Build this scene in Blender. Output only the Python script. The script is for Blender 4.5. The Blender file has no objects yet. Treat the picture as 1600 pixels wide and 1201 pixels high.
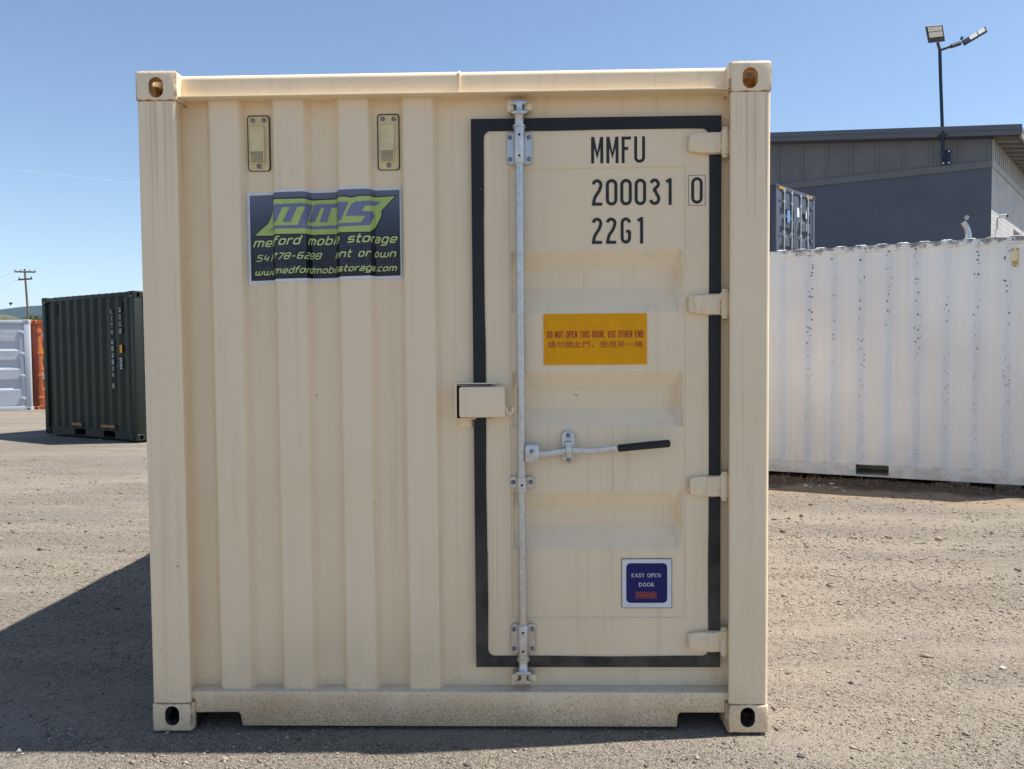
import bpy, bmesh, math, random
import numpy as np
from mathutils import Vector, Matrix

rnd = random.Random(7)
scene = bpy.context.scene
COL = scene.collection

# ------------------------------------------------------------------ camera
cam_d = bpy.data.cameras.new('camera')
cam = bpy.data.objects.new('camera', cam_d)
COL.objects.link(cam)
CAM = Vector((1.51348, -2.99107, 1.49210))
YAW, PIT, ROL, FPX = -0.0230618, -0.0399746, -0.0081807, 1210.0
def cam_axes():
    f = Vector((math.sin(YAW)*math.cos(PIT), math.cos(YAW)*math.cos(PIT), math.sin(PIT)))
    r = Vector((math.cos(YAW), -math.sin(YAW), 0)); u = r.cross(f)
    return (r*math.cos(ROL)+u*math.sin(ROL)), (-r*math.sin(ROL)+u*math.cos(ROL)), f
CR, CU, CF = cam_axes()
M = Matrix((CR, CU, -CF)).transposed().to_4x4(); M.translation = CAM
cam.matrix_world = M
cam_d.sensor_width = 36; cam_d.lens = FPX/1600*36
cam_d.clip_start = 0.05; cam_d.clip_end = 20000
scene.camera = cam
scene.cycles.max_bounces = 7; scene.cycles.diffuse_bounces = 4; scene.cycles.glossy_bounces = 3; scene.cycles.volume_bounces = 0; scene.cycles.caustics_reflective = False; scene.cycles.caustics_refractive = False

# ------------------------------------------------------------------ sky, sun, exposure
SUN = Vector((1.42, 0.167, 2.591)).normalized()
SUN_AZ = math.atan2(SUN.x, SUN.y); SUN_EL = math.asin(SUN.z)
world = bpy.data.worlds.new('World'); scene.world = world; world.use_nodes = True
wn = world.node_tree
sky = wn.nodes.new('ShaderNodeTexSky'); sky.sky_type = 'NISHITA'; sky.sun_disc = False
sky.sun_elevation = SUN_EL; sky.sun_rotation = SUN_AZ
sky.altitude = 400; sky.air_density = 1.0; sky.dust_density = 0.5; sky.ozone_density = 1.0
bg = wn.nodes['Background']; bg.inputs[1].default_value = 0.088
wn.links.new(sky.outputs[0], bg.inputs[0])
sun_d = bpy.data.lights.new('sun', 'SUN'); sun_d.energy = 4.5; sun_d.angle = math.radians(0.53)
sun_d.color = (1.0, 0.95, 0.87)
sun_o = bpy.data.objects.new('sun', sun_d); COL.objects.link(sun_o)
sun_o.rotation_euler = (-SUN).to_track_quat('-Z', 'Y').to_euler(); sun_o.location = (8, 4, 20)
vs = scene.view_settings
vs.view_transform = 'Standard'; vs.look = 'None'; vs.gamma = 1; vs.exposure = 0.92; vs.use_curve_mapping = False

# ------------------------------------------------------------------ helpers
def ray(px, py):
    return CF*FPX + CR*(px-800) - CU*(py-600.5)
def at_depth(px, py, d):
    return CAM + ray(px, py)*(d/FPX)
def on_ground(px, py, z=0.0):
    r = ray(px, py); return CAM + r*((z-CAM.z)/r.z)

class MB:
    """collects shapes, builds one mesh object"""
    def __init__(self): self.v = []; self.f = []
    def add(self, vs, fs):
        o = len(self.v); self.v += [tuple(p) for p in vs]; self.f += [tuple(i+o for i in q) for q in fs]; return self
    def box(self, x0, x1, y0, y1, z0, z1):
        return self.add([(x0,y0,z0),(x1,y0,z0),(x1,y1,z0),(x0,y1,z0),(x0,y0,z1),(x1,y0,z1),(x1,y1,z1),(x0,y1,z1)],
                 [(0,3,2,1),(4,5,6,7),(0,1,5,4),(1,2,6,5),(2,3,7,6),(3,0,4,7)])
    def prism(self, pts, a0, a1, axis='y'):
        """pts 2D polygon extruded along axis. y: (x,z); z: (x,y); x: (y,z)"""
        def m(p, a):
            return (p[0], a, p[1]) if axis == 'y' else ((p[0], p[1], a) if axis == 'z' else (a, p[0], p[1]))
        n = len(pts)
        vs = [m(p, a0) for p in pts]+[m(p, a1) for p in pts]
        fs = [tuple(range(n)), tuple(range(2*n-1, n-1, -1))]
        fs += [(i, n+i, n+(i+1) % n, (i+1) % n) for i in range(n)]
        return self.add(vs, fs)
    def tube(self, path, r, n=12, cap=True):
        path = [Vector(p) for p in path]; rs = r if isinstance(r, (list, tuple)) else [r]*len(path)
        vs = []; fs = []; prev = None
        for i, p in enumerate(path):
            t = (path[min(i+1, len(path)-1)]-path[max(i-1, 0)]).normalized()
            if prev is None:
                a = t.orthogonal().normalized()
            else:
                a = (prev - t*prev.dot(t)).normalized()
            prev = a; b = t.cross(a)
            for k in range(n):
                an = 2*math.pi*k/n
                vs.append(p+(a*math.cos(an)+b*math.sin(an))*rs[i])
        for i in range(len(path)-1):
            for k in range(n):
                fs.append((i*n+k, i*n+(k+1) % n, (i+1)*n+(k+1) % n, (i+1)*n+k))
        if cap:
            fs.append(tuple(range(n-1, -1, -1))); fs.append(tuple((len(path)-1)*n+k for k in range(n)))
        return self.add(vs, fs)
    def cyl(self, p0, p1, r, n=14):
        return self.tube([p0, p1], r, n)
    def build(self, name, mat, parent=None, bevel=0.0, seg=2, smooth=35, loc=None):
        bm = bmesh.new()
        vv = [bm.verts.new(p) for p in self.v]
        for q in self.f:
            try: bm.faces.new([vv[i] for i in q])
            except ValueError: pass
        bmesh.ops.recalc_face_normals(bm, faces=bm.faces)
        if bevel:
            es = [e for e in bm.edges if len(e.link_faces) == 2 and e.calc_face_angle(0) > math.radians(25)]
            bmesh.ops.bevel(bm, geom=es, offset=bevel, segments=seg, profile=0.5, affect='EDGES', clamp_overlap=True)
        me = bpy.data.meshes.new(name); bm.to_mesh(me); bm.free()
        return link(name, me, mat, parent, smooth, loc)

def link(name, me, mat, parent=None, smooth=35, loc=None):
    if smooth and len(me.polygons):
        me.shade_smooth(); me.set_sharp_from_angle(angle=math.radians(smooth))
    if mat is not None and not len(me.materials): me.materials.append(mat)
    o = bpy.data.objects.new(name, me); COL.objects.link(o)
    if parent is not None: o.parent = parent
    if loc is not None: o.location = loc
    return o
def tag(o, label=None, cat=None, group=None, kind=None):
    if label: o['label'] = label
    if cat: o['category'] = cat
    if group: o['group'] = group
    if kind: o['kind'] = kind
    return o
def empty(name, loc=(0,0,0), rz=0.0):
    o = bpy.data.objects.new(name, None); COL.objects.link(o); o.location = loc; o.rotation_euler = (0,0,rz)
    o.empty_display_size = 0.2
    return o
def copy_tree(o, parent=None):
    c = o.copy(); COL.objects.link(c)
    if parent is not None: c.parent = parent
    for ch in list(o.children): copy_tree(ch, c)
    return c
def rrect(x0, x1, z0, z1, r, n=5):
    pts = []
    for cx, cz, a0 in ((x1-r, z1-r, 0), (x0+r, z1-r, 90), (x0+r, z0+r, 180), (x1-r, z0+r, 270)):
        for k in range(n+1):
            a = math.radians(a0+90*k/n); pts.append((cx+r*math.cos(a), cz+r*math.sin(a)))
    return pts
def fillet(pts, r, n=3):
    """round the inner corners of an open 2D polyline"""
    out = [Vector(pts[0])]
    for i in range(1, len(pts)-1):
        p, a, b = Vector(pts[i]), Vector(pts[i-1]), Vector(pts[i+1])
        da = (a-p); db = (b-p); q = min(r, da.length*0.45, db.length*0.45)
        s = p+da.normalized()*q; e = p+db.normalized()*q
        for k in range(n+1):
            t = k/n; out.append(s*(1-t)**2+p*2*t*(1-t)+e*t*t)
    out.append(Vector(pts[-1])); return out

# ------------------------------------------------------------------ materials
class NT:
    def __init__(self, name):
        self.m = bpy.data.materials.new(name); self.m.use_nodes = True
        self.t = self.m.node_tree; self.b = self.t.nodes['Principled BSDF']
        self.pos = None
    def n(self, ty, **kw):
        nd = self.t.nodes.new('ShaderNode'+ty)
        for k, v in kw.items(): setattr(nd, k, v)
        return nd
    def l(self, a, b): self.t.links.new(a, b)
    def setin(self, nd, i, v):
        if hasattr(v, 'is_linked') or isinstance(v, bpy.types.NodeSocket): self.l(v, nd.inputs[i])
        else: nd.inputs[i].default_value = v
    def P(self):
        if self.pos is None: self.pos = self.n('NewGeometry')
        return self.pos.outputs['Position']
    def scaled(self, s):
        mp = self.n('Mapping'); self.l(self.P(), mp.inputs[0]); mp.inputs['Scale'].default_value = s; return mp.outputs[0]
    def noise(self, scale, detail=4, rough=0.55, vec=None, dist=0.0):
        nd = self.n('TexNoise'); self.l(vec if vec is not None else self.P(), nd.inputs['Vector'])
        nd.inputs['Scale'].default_value = scale; nd.inputs['Detail'].default_value = detail
        nd.inputs['Roughness'].default_value = rough; nd.inputs['Distortion'].default_value = dist
        return nd.outputs['Fac']
    def voro(self, scale, vec=None, feature='F1', out='Distance'):
        nd = self.n('TexVoronoi'); nd.feature = feature; self.l(vec if vec is not None else self.P(), nd.inputs['Vector'])
        nd.inputs['Scale'].default_value = scale; return nd.outputs[out]
    def ramp(self, v, a, b, c0=0.0, c1=1.0):
        nd = self.n('MapRange'); nd.interpolation_type = 'SMOOTHSTEP'
        self.setin(nd, 0, v); nd.inputs[1].default_value = a; nd.inputs[2].default_value = b
        nd.inputs[3].default_value = c0; nd.inputs[4].default_value = c1; return nd.outputs[0]
    def math(self, op, a, b=0.0):
        nd = self.n('Math', operation=op); self.setin(nd, 0, a); self.setin(nd, 1, b); return nd.outputs[0]
    def mix(self, f, a, b, mode='MIX'):
        nd = self.n('Mix', data_type='RGBA', blend_type=mode)
        self.setin(nd, 0, f)
        for i, v in ((6, a), (7, b)):
            if isinstance(v, (tuple, list)): nd.inputs[i].default_value = (*v[:3], 1)
            else: self.l(v, nd.inputs[i])
        return nd.outputs[2]
    def xyz(self, which='Position'):
        if self.pos is None: self.pos = self.n('NewGeometry')
        s = self.n('SeparateXYZ'); self.l(self.pos.outputs[which], s.inputs[0]); return s.outputs
    def bump(self, h, strength=0.2, dist=0.01, prev=None):
        nd = self.n('Bump'); nd.inputs['Strength'].default_value = strength; nd.inputs['Distance'].default_value = dist
        self.l(h, nd.inputs['Height'])
        if prev is not None: self.l(prev, nd.inputs['Normal'])
        return nd.outputs[0]
    def fin(self, color=None, rough=0.5, normal=None, metal=0.0, spec=0.5):
        b = self.b
        if color is not None:
            if isinstance(color, (tuple, list)): b.inputs['Base Color'].default_value = (*color[:3], 1)
            else: self.l(color, b.inputs['Base Color'])
        self.setin(b, 'Roughness', rough); b.inputs['Metallic'].default_value = metal
        b.inputs['Specular IOR Level'].default_value = spec
        if normal is not None: self.l(normal, b.inputs['Normal'])
        return self.m

def simple(name, c, rough=0.5, metal=0.0, var=0.08, scale=6.0, spec=0.5, bump=0.0):
    k = NT(name)
    n = k.noise(scale, 5)
    lo = tuple(max(0, x*(1-var*2)) for x in c); hi = tuple(min(1, x*(1+var)) for x in c)
    col = k.mix(k.ramp(n, 0.3, 0.7), lo, hi)
    nm = k.bump(k.noise(scale*12, 3), bump, 0.005) if bump else None
    return k.fin(col, rough, nm, metal, spec)

def beige_paint(name, drip=False, base=(0.87, 0.712, 0.50), splash=0.55, rust_edges=False, heavy=False):
    k = NT(name)
    z = k.xyz()[2]
    nz = k.xyz('Normal')[2]
    big = k.noise(1.3, 4)
    streak = k.noise(1.0, 5, 0.6, k.scaled((26, 26, 0.7)))
    c = k.mix(k.ramp(big, 0.3, 0.75), base, tuple(x*f for x, f in zip(base, (0.96, 0.95, 0.92))))
    st = k.math('MULTIPLY', k.ramp(streak, 0.52, 0.78), 0.24)
    c = k.mix(st, c, (0.46, 0.35, 0.21))
    # runs of rusty water, thin and long
    run = k.noise(1.0, 3, 0.5, k.scaled((70, 70, 0.45)))
    rn = k.math('MULTIPLY', k.ramp(run, 0.66, 0.8), 0.3)
    c = k.mix(rn, c, (0.33, 0.20, 0.09))
    if drip:
        dr = k.noise(1.0, 4, 0.65, k.scaled((30, 30, 0.35)), 0.5)
        dz = k.math('ADD', k.ramp(z, 1.75, 2.47, 0.0, 0.16), k.math('MULTIPLY', k.math('SUBTRACT', k.noise(1.2, 2), 0.5), 0.2))
        c = k.mix(k.math('MULTIPLY', k.ramp(k.math('ADD', dr, dz), 0.62, 0.78), 0.34), c, (0.46, 0.29, 0.14))
    # splashed mud: fine specks, thicker towards the ground
    h = k.ramp(z, 0.02, 0.62, 1.0, 0.0)
    h2 = k.ramp(z, 0.0, 0.22, 1.0, 0.0)
    mp_ = k.n('Mapping'); k.l(k.P(), mp_.inputs[0]); mp_.inputs['Rotation'].default_value = (0.5, 0.7, 0.9)
    sp = k.noise(150, 6, 0.8, mp_.outputs[0], 0.3)
    thr = k.math('ADD', k.math('SUBTRACT', sp, 0.06), k.math('MULTIPLY', h, 0.15))
    thr = k.math('ADD', thr, k.math('MULTIPLY', h2, 0.07 if heavy else 0.03))
    patch = k.noise(4.0, 3)
    thr = k.math('ADD', thr, k.math('MULTIPLY', k.math('SUBTRACT', patch, 0.5), 0.10))
    s = k.math('MULTIPLY', k.ramp(thr, 0.64, 0.72), splash)
    c = k.mix(s, c, (0.20, 0.115, 0.05))
    film = k.math('MULTIPLY', h2, k.math('MULTIPLY', k.ramp(patch, 0.25, 0.65), 0.55 if heavy else 0.3))
    c = k.mix(film, c, (0.55, 0.39, 0.215))
    c = k.mix(k.math('MULTIPLY', k.math('MULTIPLY', h, k.ramp(k.noise(3.2, 6, 0.7, k.scaled((1, 1, 0.5))), 0.38, 0.66)), 0.34), c, (0.50, 0.34, 0.19))
    # grey dust lying on ledges
    d = k.math('MULTIPLY', k.ramp(nz, 0.55, 0.95), k.ramp(z, 0.2, 1.2, 0.85, 0.0))
    c = k.mix(k.math('MULTIPLY', d, k.ramp(k.noise(30, 4), 0.25, 0.6)), c, (0.60, 0.53, 0.43))
    # scuffs: thin sideways scratches
    sc1 = k.noise(1.0, 4, 0.6, k.scaled((2.2, 2.2, 75)), 0.3)
    where = k.ramp(k.noise(2.1, 3, 0.6), 0.55, 0.68)
    c = k.mix(k.math('MULTIPLY', k.math('MULTIPLY', k.ramp(sc1, 0.66, 0.72), where), 0.45), c, (0.40, 0.33, 0.25))
    # small chips
    ch = k.noise(38, 2, 0.5)
    c = k.mix(k.math('MULTIPLY', k.ramp(ch, 0.775, 0.785), 0.7), c, (0.12, 0.06, 0.03))
    if rust_edges:
        tc = k.n('TexCoord'); sx = k.n('SeparateXYZ'); k.l(tc.outputs['Generated'], sx.inputs[0])
        es = []
        for i in range(3):
            es.append(k.math('ABSOLUTE', k.math('SUBTRACT', sx.outputs[i], 0.5)))
        m1 = k.math('MAXIMUM', k.math('MINIMUM', es[0], es[1]), k.math('MAXIMUM', k.math('MINIMUM', es[1], es[2]), k.math('MINIMUM', es[0], es[2])))
        rs = k.math('ADD', m1, k.math('MULTIPLY', k.math('SUBTRACT', k.noise(24, 6, 0.65), 0.5), 0.22))
        c = k.mix(k.math('MULTIPLY', k.ramp(rs, 0.435, 0.49), 0.85), c, (0.24, 0.115, 0.05))
        wash = k.noise(9, 5, 0.6, k.scaled((3, 3, 0.5)))
        c = k.mix(k.math('MULTIPLY', k.ramp(wash, 0.5, 0.75), 0.35), c, (0.42, 0.26, 0.12))
    dent = k.noise(2.6, 2, 0.4)
    nm = k.bump(dent, 0.45, 0.025)
    return k.fin(c, 0.42, nm, 0, 0.4)

BEIGE = beige_paint('beige_paint')
BEIGE_POST = beige_paint('beige_paint_rust_runs', drip=True)
BEIGE_LOW = beige_paint('beige_paint_splashed', splash=0.8, heavy=True)
BEIGE_CAST = beige_paint('beige_paint_rusty', rust_edges=True)
BEIGE_HINGE = beige_paint('beige_paint_hinge', base=(0.87, 0.712, 0.50), rust_edges=True)

def galvanised():
    k = NT('galvanised_steel')
    c = k.mix(k.ramp(k.noise(55, 5, 0.7), 0.3, 0.7), (0.50, 0.505, 0.51), (0.66, 0.66, 0.655))
    z = k.xyz()[2]
    d = k.math('MULTIPLY', k.ramp(z, 0.15, 1.0, 0.75, 0.05), k.ramp(k.noise(14, 5), 0.3, 0.65))
    c = k.mix(d, c, (0.50, 0.42, 0.31))
    nm = k.bump(k.noise(90, 3), 0.08, 0.002)
    m = k.fin(c, k.ramp(k.noise(40, 3), 0.3, 0.7, 0.30, 0.40), nm, 0.72)
    return m
ZINC = galvanised()
BOLT = simple('bolt_steel', (0.26, 0.26, 0.28), 0.5, 0.6, 0.15, 60)
def rubber():
    k = NT('black_rubber')
    z = k.xyz()[2]
    dust = k.math('MULTIPLY', k.ramp(z, 0.2, 1.1, 0.55, 0.05), k.ramp(k.noise(10, 6, 0.65), 0.3, 0.7))
    c = k.mix(dust, (0.012, 0.013, 0.016), (0.14, 0.12, 0.095))
    c = k.mix(k.math('MULTIPLY', k.ramp(k.noise(60, 3), 0.73, 0.76), 0.6), c, (0.4, 0.35, 0.28))
    return k.fin(c, 0.5, k.bump(k.noise(25, 3), 0.15, 0.004), 0, 0.35)
RUBBER = rubber()
GRIP = simple('black_grip', (0.012, 0.012, 0.013), 0.6, 0, 0.2, 40)
DARK = simple('dark_void', (0.006, 0.006, 0.006), 0.9)  # near-black; also paints shade into hole discs, lock gap and pipe mouth
INK = simple('black_lettering', (0.014, 0.015, 0.017), 0.5, 0, 0.1, 30)
VENT = simple('cream_vent_plastic', (0.76, 0.62, 0.36), 0.5, 0, 0.06, 20)
SEAL = simple('grey_sealant', (0.12, 0.095, 0.065), 0.8, 0, 0.3, 60)
WHITE_PRINT = simple('white_print', (0.72, 0.72, 0.74), 0.4, 0, 0.03, 20)
GREY_WHITE = simple('white_print_weathered', (0.50, 0.50, 0.50), 0.6, 0, 0.2, 20)
YELLOW = simple('amber_print', (0.82, 0.36, 0.002), 0.5, 0, 0.03, 20, 0.2)
RED_PRINT = simple('red_print', (0.36, 0.014, 0.008), 0.45, 0, 0.05, 60)
NAVY = simple('navy_print', (0.012, 0.013, 0.115), 0.5, 0, 0.03, 20, 0.25)
ORANGE_PRINT = simple('orange_print', (0.62, 0.09, 0.05), 0.4, 0, 0.03, 20)
LIME = simple('lime_print', (0.42, 0.56, 0.15), 0.35, 0, 0.03, 20)
PALE_LIME = simple('pale_lime_print', (0.56, 0.68, 0.27), 0.35, 0, 0.03, 20)
SLATE = simple('slate_print', (0.165, 0.18, 0.31), 0.35, 0, 0.04, 20)
FAINT = simple('faint_line_print', (0.085, 0.11, 0.18), 0.35, 0, 0.1, 60)

# ------------------------------------------------------------------ lettering: strokes of even width
def arc(cx, cy, rx, ry, a0, a1, n=8):
    return [(cx+rx*math.cos(math.radians(a0+(a1-a0)*k/n)), cy+ry*math.sin(math.radians(a0+(a1-a0)*k/n))) for k in range(n+1)]
def stroke(pts, t, closed=False):
    p = [Vector(q) for q in pts]; n = len(p); L = []; R = []
    for i in range(n):
        a = p[i-1] if (i or closed) else None; b = p[(i+1) % n] if (i < n-1 or closed) else None
        d0 = (p[i]-a).normalized() if a is not None else None; d1 = (b-p[i]).normalized() if b is not None else None
        if d0 is None: d0 = d1
        if d1 is None: d1 = d0
        n0 = Vector((-d0.y, d0.x)); n1 = Vector((-d1.y, d1.x)); m = n0+n1
        m = n0 if m.length < 1e-4 else m.normalized()
        s = min(1/max(m.dot(n0), 0.2), 2.2)*t/2
        L.append(p[i]+m*s); R.append(p[i]-m*s)
    fs = [(i, (i+1) % n, n+(i+1) % n, n+i) for i in range(n if closed else n-1)]
    return L+R, fs
# condensed capitals and digits: (width, [(points, closed)])
h_ = 0.06
COND = {
 'M': (0.47, [([(h_, 0), (h_, 1)], 0), ([(0.41, 0), (0.41, 1)], 0), ([(0.065, 0.99), (0.235, 0.29), (0.405, 0.99)], 0)]),
 'F': (0.37, [([(h_, 0), (h_, 1)], 0), ([(0.0, 0.94), (0.36, 0.94)], 0), ([(h_, 0.55), (0.25, 0.55)], 0)]),
 'U': (0.42, [([(h_, 1)]+arc(0.21, 0.2, 0.15, 0.14, 180, 360, 10)+[(0.36, 1)], 0)]),
 '0': (0.44, [(arc(0.22, 0.78, 0.16, 0.16, 0, 180, 10)+arc(0.22, 0.22, 0.16, 0.16, 180, 360, 10), 1)]),
 '1': (0.22, [([(0.15, 0), (0.15, 1)], 0), ([(0.15, 0.94), (0.0, 0.87)], 0)]),
 '2': (0.40, [(arc(0.2, 0.78, 0.145, 0.16, 170, -18, 10)+[(0.28, 0.56), (0.13, 0.34), (0.085, 0.2), (0.065, 0.02)], 0), ([(0.005, 0.06), (0.39, 0.06)], 0)]),
 '3': (0.41, [(arc(0.2, 0.79, 0.14, 0.15, 165, -70, 9)+[(0.17, 0.565)], 0), ([(0.14, 0.545), (0.22, 0.545)]+arc(0.2, 0.24, 0.155, 0.18, 55, -165, 10), 0)]),
 'G': (0.41, [([(0.345, 0.80)]+arc(0.205, 0.78, 0.14, 0.16, 10, 180, 8)+arc(0.205, 0.22, 0.14, 0.16, 180, 360, 8)+[(0.345, 0.47)], 0), ([(0.215, 0.47), (0.36, 0.47)], 0)]),
}
COND.update({
 'D': (0.42, [([(h_, 0), (h_, 1)], 0), ([(0.0, 0.94), (0.22, 0.94), (0.36, 0.80), (0.36, 0.20), (0.22, 0.06), (0.0, 0.06)], 0)]),
 'O': COND['0'], 'N': (0.46, [([(h_, 0), (h_, 1)], 0), ([(0.40, 0), (0.40, 1)], 0), ([(h_, 1), (0.40, 0)], 0)]),
 'T': (0.40, [([(0.2, 0), (0.2, 1)], 0), ([(0, 0.94), (0.4, 0.94)], 0)]), 'P': (0.40, [([(h_, 0), (h_, 1)], 0), ([(0.0, 0.94), (0.24, 0.94), (0.34, 0.84), (0.34, 0.58), (0.24, 0.48), (0.0, 0.48)], 0)]),
 'E': (0.37, [([(h_, 0), (h_, 1)], 0), ([(0, 0.94), (0.36, 0.94)], 0), ([(h_, 0.52), (0.30, 0.52)], 0), ([(0, 0.06), (0.36, 0.06)], 0)]),
 'H': (0.44, [([(h_, 0), (h_, 1)], 0), ([(0.38, 0), (0.38, 1)], 0), ([(h_, 0.5), (0.38, 0.5)], 0)]), 'I': (0.14, [([(0.07, 0), (0.07, 1)], 0)]),
 'S': (0.42, [([(0.36, 0.76), (0.36, 0.84), (0.27, 0.94), (0.15, 0.94), (0.06, 0.84), (0.06, 0.66), (0.36, 0.38), (0.36, 0.16), (0.27, 0.06), (0.15, 0.06), (0.06, 0.16), (0.06, 0.26)], 0)]),
 'R': (0.42, [([(h_, 0), (h_, 1)], 0), ([(0.0, 0.94), (0.24, 0.94), (0.34, 0.84), (0.34, 0.60), (0.24, 0.50), (0.0, 0.50)], 0), ([(0.22, 0.50), (0.36, 0)], 0)]),
 ',': (0.14, [([(0.08, 0.14), (0.03, -0.12)], 0)]), ' ': (0.24, []),
})
# squared slanted lower case
q = 0.05
def sq(x0, x1, y0, y1, r=0.12):
    return [(x0+r, y0), (x1-r, y0), (x1, y0+r), (x1, y1-r), (x1-r, y1), (x0+r, y1), (x0, y1-r), (x0, y0+r)]
X = 0.66
TECH = {
 'm': (1.05, [([(0.07, 0), (0.07, X), (0.82, X), (0.95, X-0.13), (0.95, 0)], 0), ([(0.51, 0), (0.51, X)], 0)]),
 'e': (0.72, [([(0.64, 0.05), (0.18, 0.05), (0.07, 0.17), (0.07, X-0.12), (0.19, X), (0.52, X), (0.62, X-0.1), (0.62, 0.33), (0.1, 0.33)], 0)]),
 'd': (0.74, [(sq(0.07, 0.63, 0.05, X), 1), ([(0.63, 0), (0.63, 1.02)], 0)]),
 'f': (0.5, [([(0.16, 0), (0.16, 0.86), (0.28, 0.98), (0.5, 0.98)], 0), ([(0.0, X-0.02), (0.44, X-0.02)], 0)]),
 'o': (0.72, [(sq(0.07, 0.62, 0.05, X), 1)]),
 'r': (0.5, [([(0.07, 0), (0.07, X), (0.5, X)], 0)]),
 'b': (0.74, [(sq(0.07, 0.63, 0.05, X), 1), ([(0.07, 0), (0.07, 1.02)], 0)]),
 'i': (0.24, [([(0.1, 0), (0.1, X)], 0), ([(0.1, 0.84), (0.1, 1.0)], 0)]),
 'l': (0.24, [([(0.1, 0), (0.1, 1.02)], 0)]),
 's': (0.7, [([(0.62, X), (0.15, X), (0.07, X-0.08), (0.07, 0.42), (0.15, 0.35), (0.55, 0.35), (0.62, 0.27), (0.62, 0.12), (0.55, 0.05), (0.05, 0.05)], 0)]),
 't': (0.52, [([(0.16, 1.0), (0.16, 0.15), (0.26, 0.05), (0.5, 0.05)], 0), ([(0.0, X), (0.48, X)], 0)]),
 'a': (0.72, [([(0.1, X), (0.52, X), (0.62, X-0.1), (0.62, 0)], 0), ([(0.62, 0.37), (0.15, 0.37), (0.07, 0.28), (0.07, 0.13), (0.15, 0.05), (0.6, 0.05)], 0)]),
 'g': (0.72, [(sq(0.07, 0.62, 0.05, X), 1), ([(0.62, 0.5), (0.62, -0.14), (0.52, -0.24), (0.08, -0.24)], 0)]),
 'w': (1.05, [([(0.07, X), (0.07, 0.17), (0.19, 0.05), (0.83, 0.05), (0.95, 0.17), (0.95, X)], 0), ([(0.51, 0.05), (0.51, X)], 0)]),
 'n': (0.74, [([(0.07, 0), (0.07, X), (0.5, X), (0.63, X-0.13), (0.63, 0)], 0)]),
 'c': (0.66, [([(0.62, X), (0.19, X), (0.07, X-0.12), (0.07, 0.17), (0.19, 0.05), (0.6, 0.05)], 0)]),
 '.': (0.24, [([(0.1, 0), (0.1, 0.16)], 0)]),
 '-': (0.6, [([(0.06, 0.45), (0.5, 0.45)], 0)]),
 ' ': (0.55, []),
 '5': (0.74, [([(0.64, 0.95), (0.08, 0.95), (0.08, 0.56), (0.52, 0.56), (0.63, 0.46), (0.63, 0.15), (0.52, 0.05), (0.05, 0.05)], 0)]),
 '4': (0.74, [([(0.1, 0.98), (0.1, 0.36), (0.66, 0.36)], 0), ([(0.52, 0), (0.52, 0.75)], 0)]),
 '1': (0.36, [([(0.2, 0), (0.2, 0.95), (0.04, 0.95)], 0)]),
 '7': (0.7, [([(0.05, 0.95), (0.62, 0.95), (0.62, 0.8), (0.28, 0)], 0)]),
 '8': (0.74, [(sq(0.07, 0.63, 0.05, 0.95), 1), ([(0.07, 0.51), (0.63, 0.51)], 0)]),
 '6': (0.74, [([(0.6, 0.95), (0.19, 0.95), (0.07, 0.83), (0.07, 0.17), (0.19, 0.05), (0.52, 0.05), (0.63, 0.16), (0.63, 0.42), (0.52, 0.53), (0.09, 0.53)], 0)]),
 '2': (0.74, [([(0.06, 0.95), (0.52, 0.95), (0.63, 0.84), (0.63, 0.6), (0.52, 0.5), (0.18, 0.5), (0.07, 0.4), (0.07, 0.05), (0.66, 0.05)], 0)]),
}
def serif(pts_list, w):
    return (w, pts_list)
def glyph_run(font, text, t, gap=0.12, slant=0.0):
    """list of (verts2d, faces) strokes with the pen position advanced; returns strokes and total width"""
    x = 0; out = []
    for chx in text:
        w, ss = font[chx]
        for pts, closed in ss:
            v, f = stroke([(px+x, py) for px, py in pts], t, closed)
            out.append(([(a.x+slant*a.y, a.y) for a in v], f))
        x += w+gap
    return out, x-gap
def text_mesh(body, fit_w=None, size=1.0, squash=1.0, bold=0.0):
    """built-in typeface as flat 2D geometry, lower left corner at the origin"""
    cu = bpy.data.curves.new('lettering', 'FONT'); cu.body = body; cu.size = size; cu.offset = bold; cu.resolution_u = 3
    ob = bpy.data.objects.new('lettering', cu); COL.objects.link(ob)
    dg = bpy.context.evaluated_depsgraph_get(); dg.update()
    me = ob.evaluated_get(dg).to_mesh()
    v = np.array([tuple(x.co) for x in me.vertices]); f = [tuple(p.vertices) for p in me.polygons]
    ob.evaluated_get(dg).to_mesh_clear(); bpy.data.objects.remove(ob); bpy.data.curves.remove(cu)
    v[:, 0] -= v[:, 0].min(); v[:, 1] -= v[:, 1].min()
    return v[:, :2], f, v[:, 0].max(), v[:, 1].max()
def text_fit(mb, body, x0, x1, z0, z1, y, vertical=False):
    v, f, w, h = text_mesh(body)
    mb.add([(x0+a/w*(x1-x0), y, z0+b/h*(z1-z0)) for a, b in v], f)
    return mb

# ================================================================== GROUND
def fbm(x, y, seed, octs=((0.35, 1.0), (0.9, 0.5), (2.3, 0.25), (5.7, 0.12))):
    r = np.random.RandomState(seed); h = np.zeros_like(x)
    for f, a in octs:
        for _ in range(3):
            th = r.uniform(0, 6.28); ph = r.uniform(0, 6.28); k = f*2*math.pi*r.uniform(0.7, 1.3)
            h += a*np.sin(k*(x*math.cos(th)+y*math.sin(th))+ph+0.8*np.sin(k*0.37*(x*math.sin(th)-y*math.cos(th))+ph*2))/3
    return h
WR0 = at_depth(1205.4, 736.8, 9.12); WR1 = at_depth(1599.7, 759.7, 8.01)      # foot of the pale container's near side
WDIR = Vector((WR1.x-WR0.x, WR1.y-WR0.y)).normalized()
WNRM = Vector((WDIR.y, -WDIR.x))
if WNRM.y > 0: WNRM = -WNRM
WZ = 0.5*(WR0.z+WR1.z)
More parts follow.
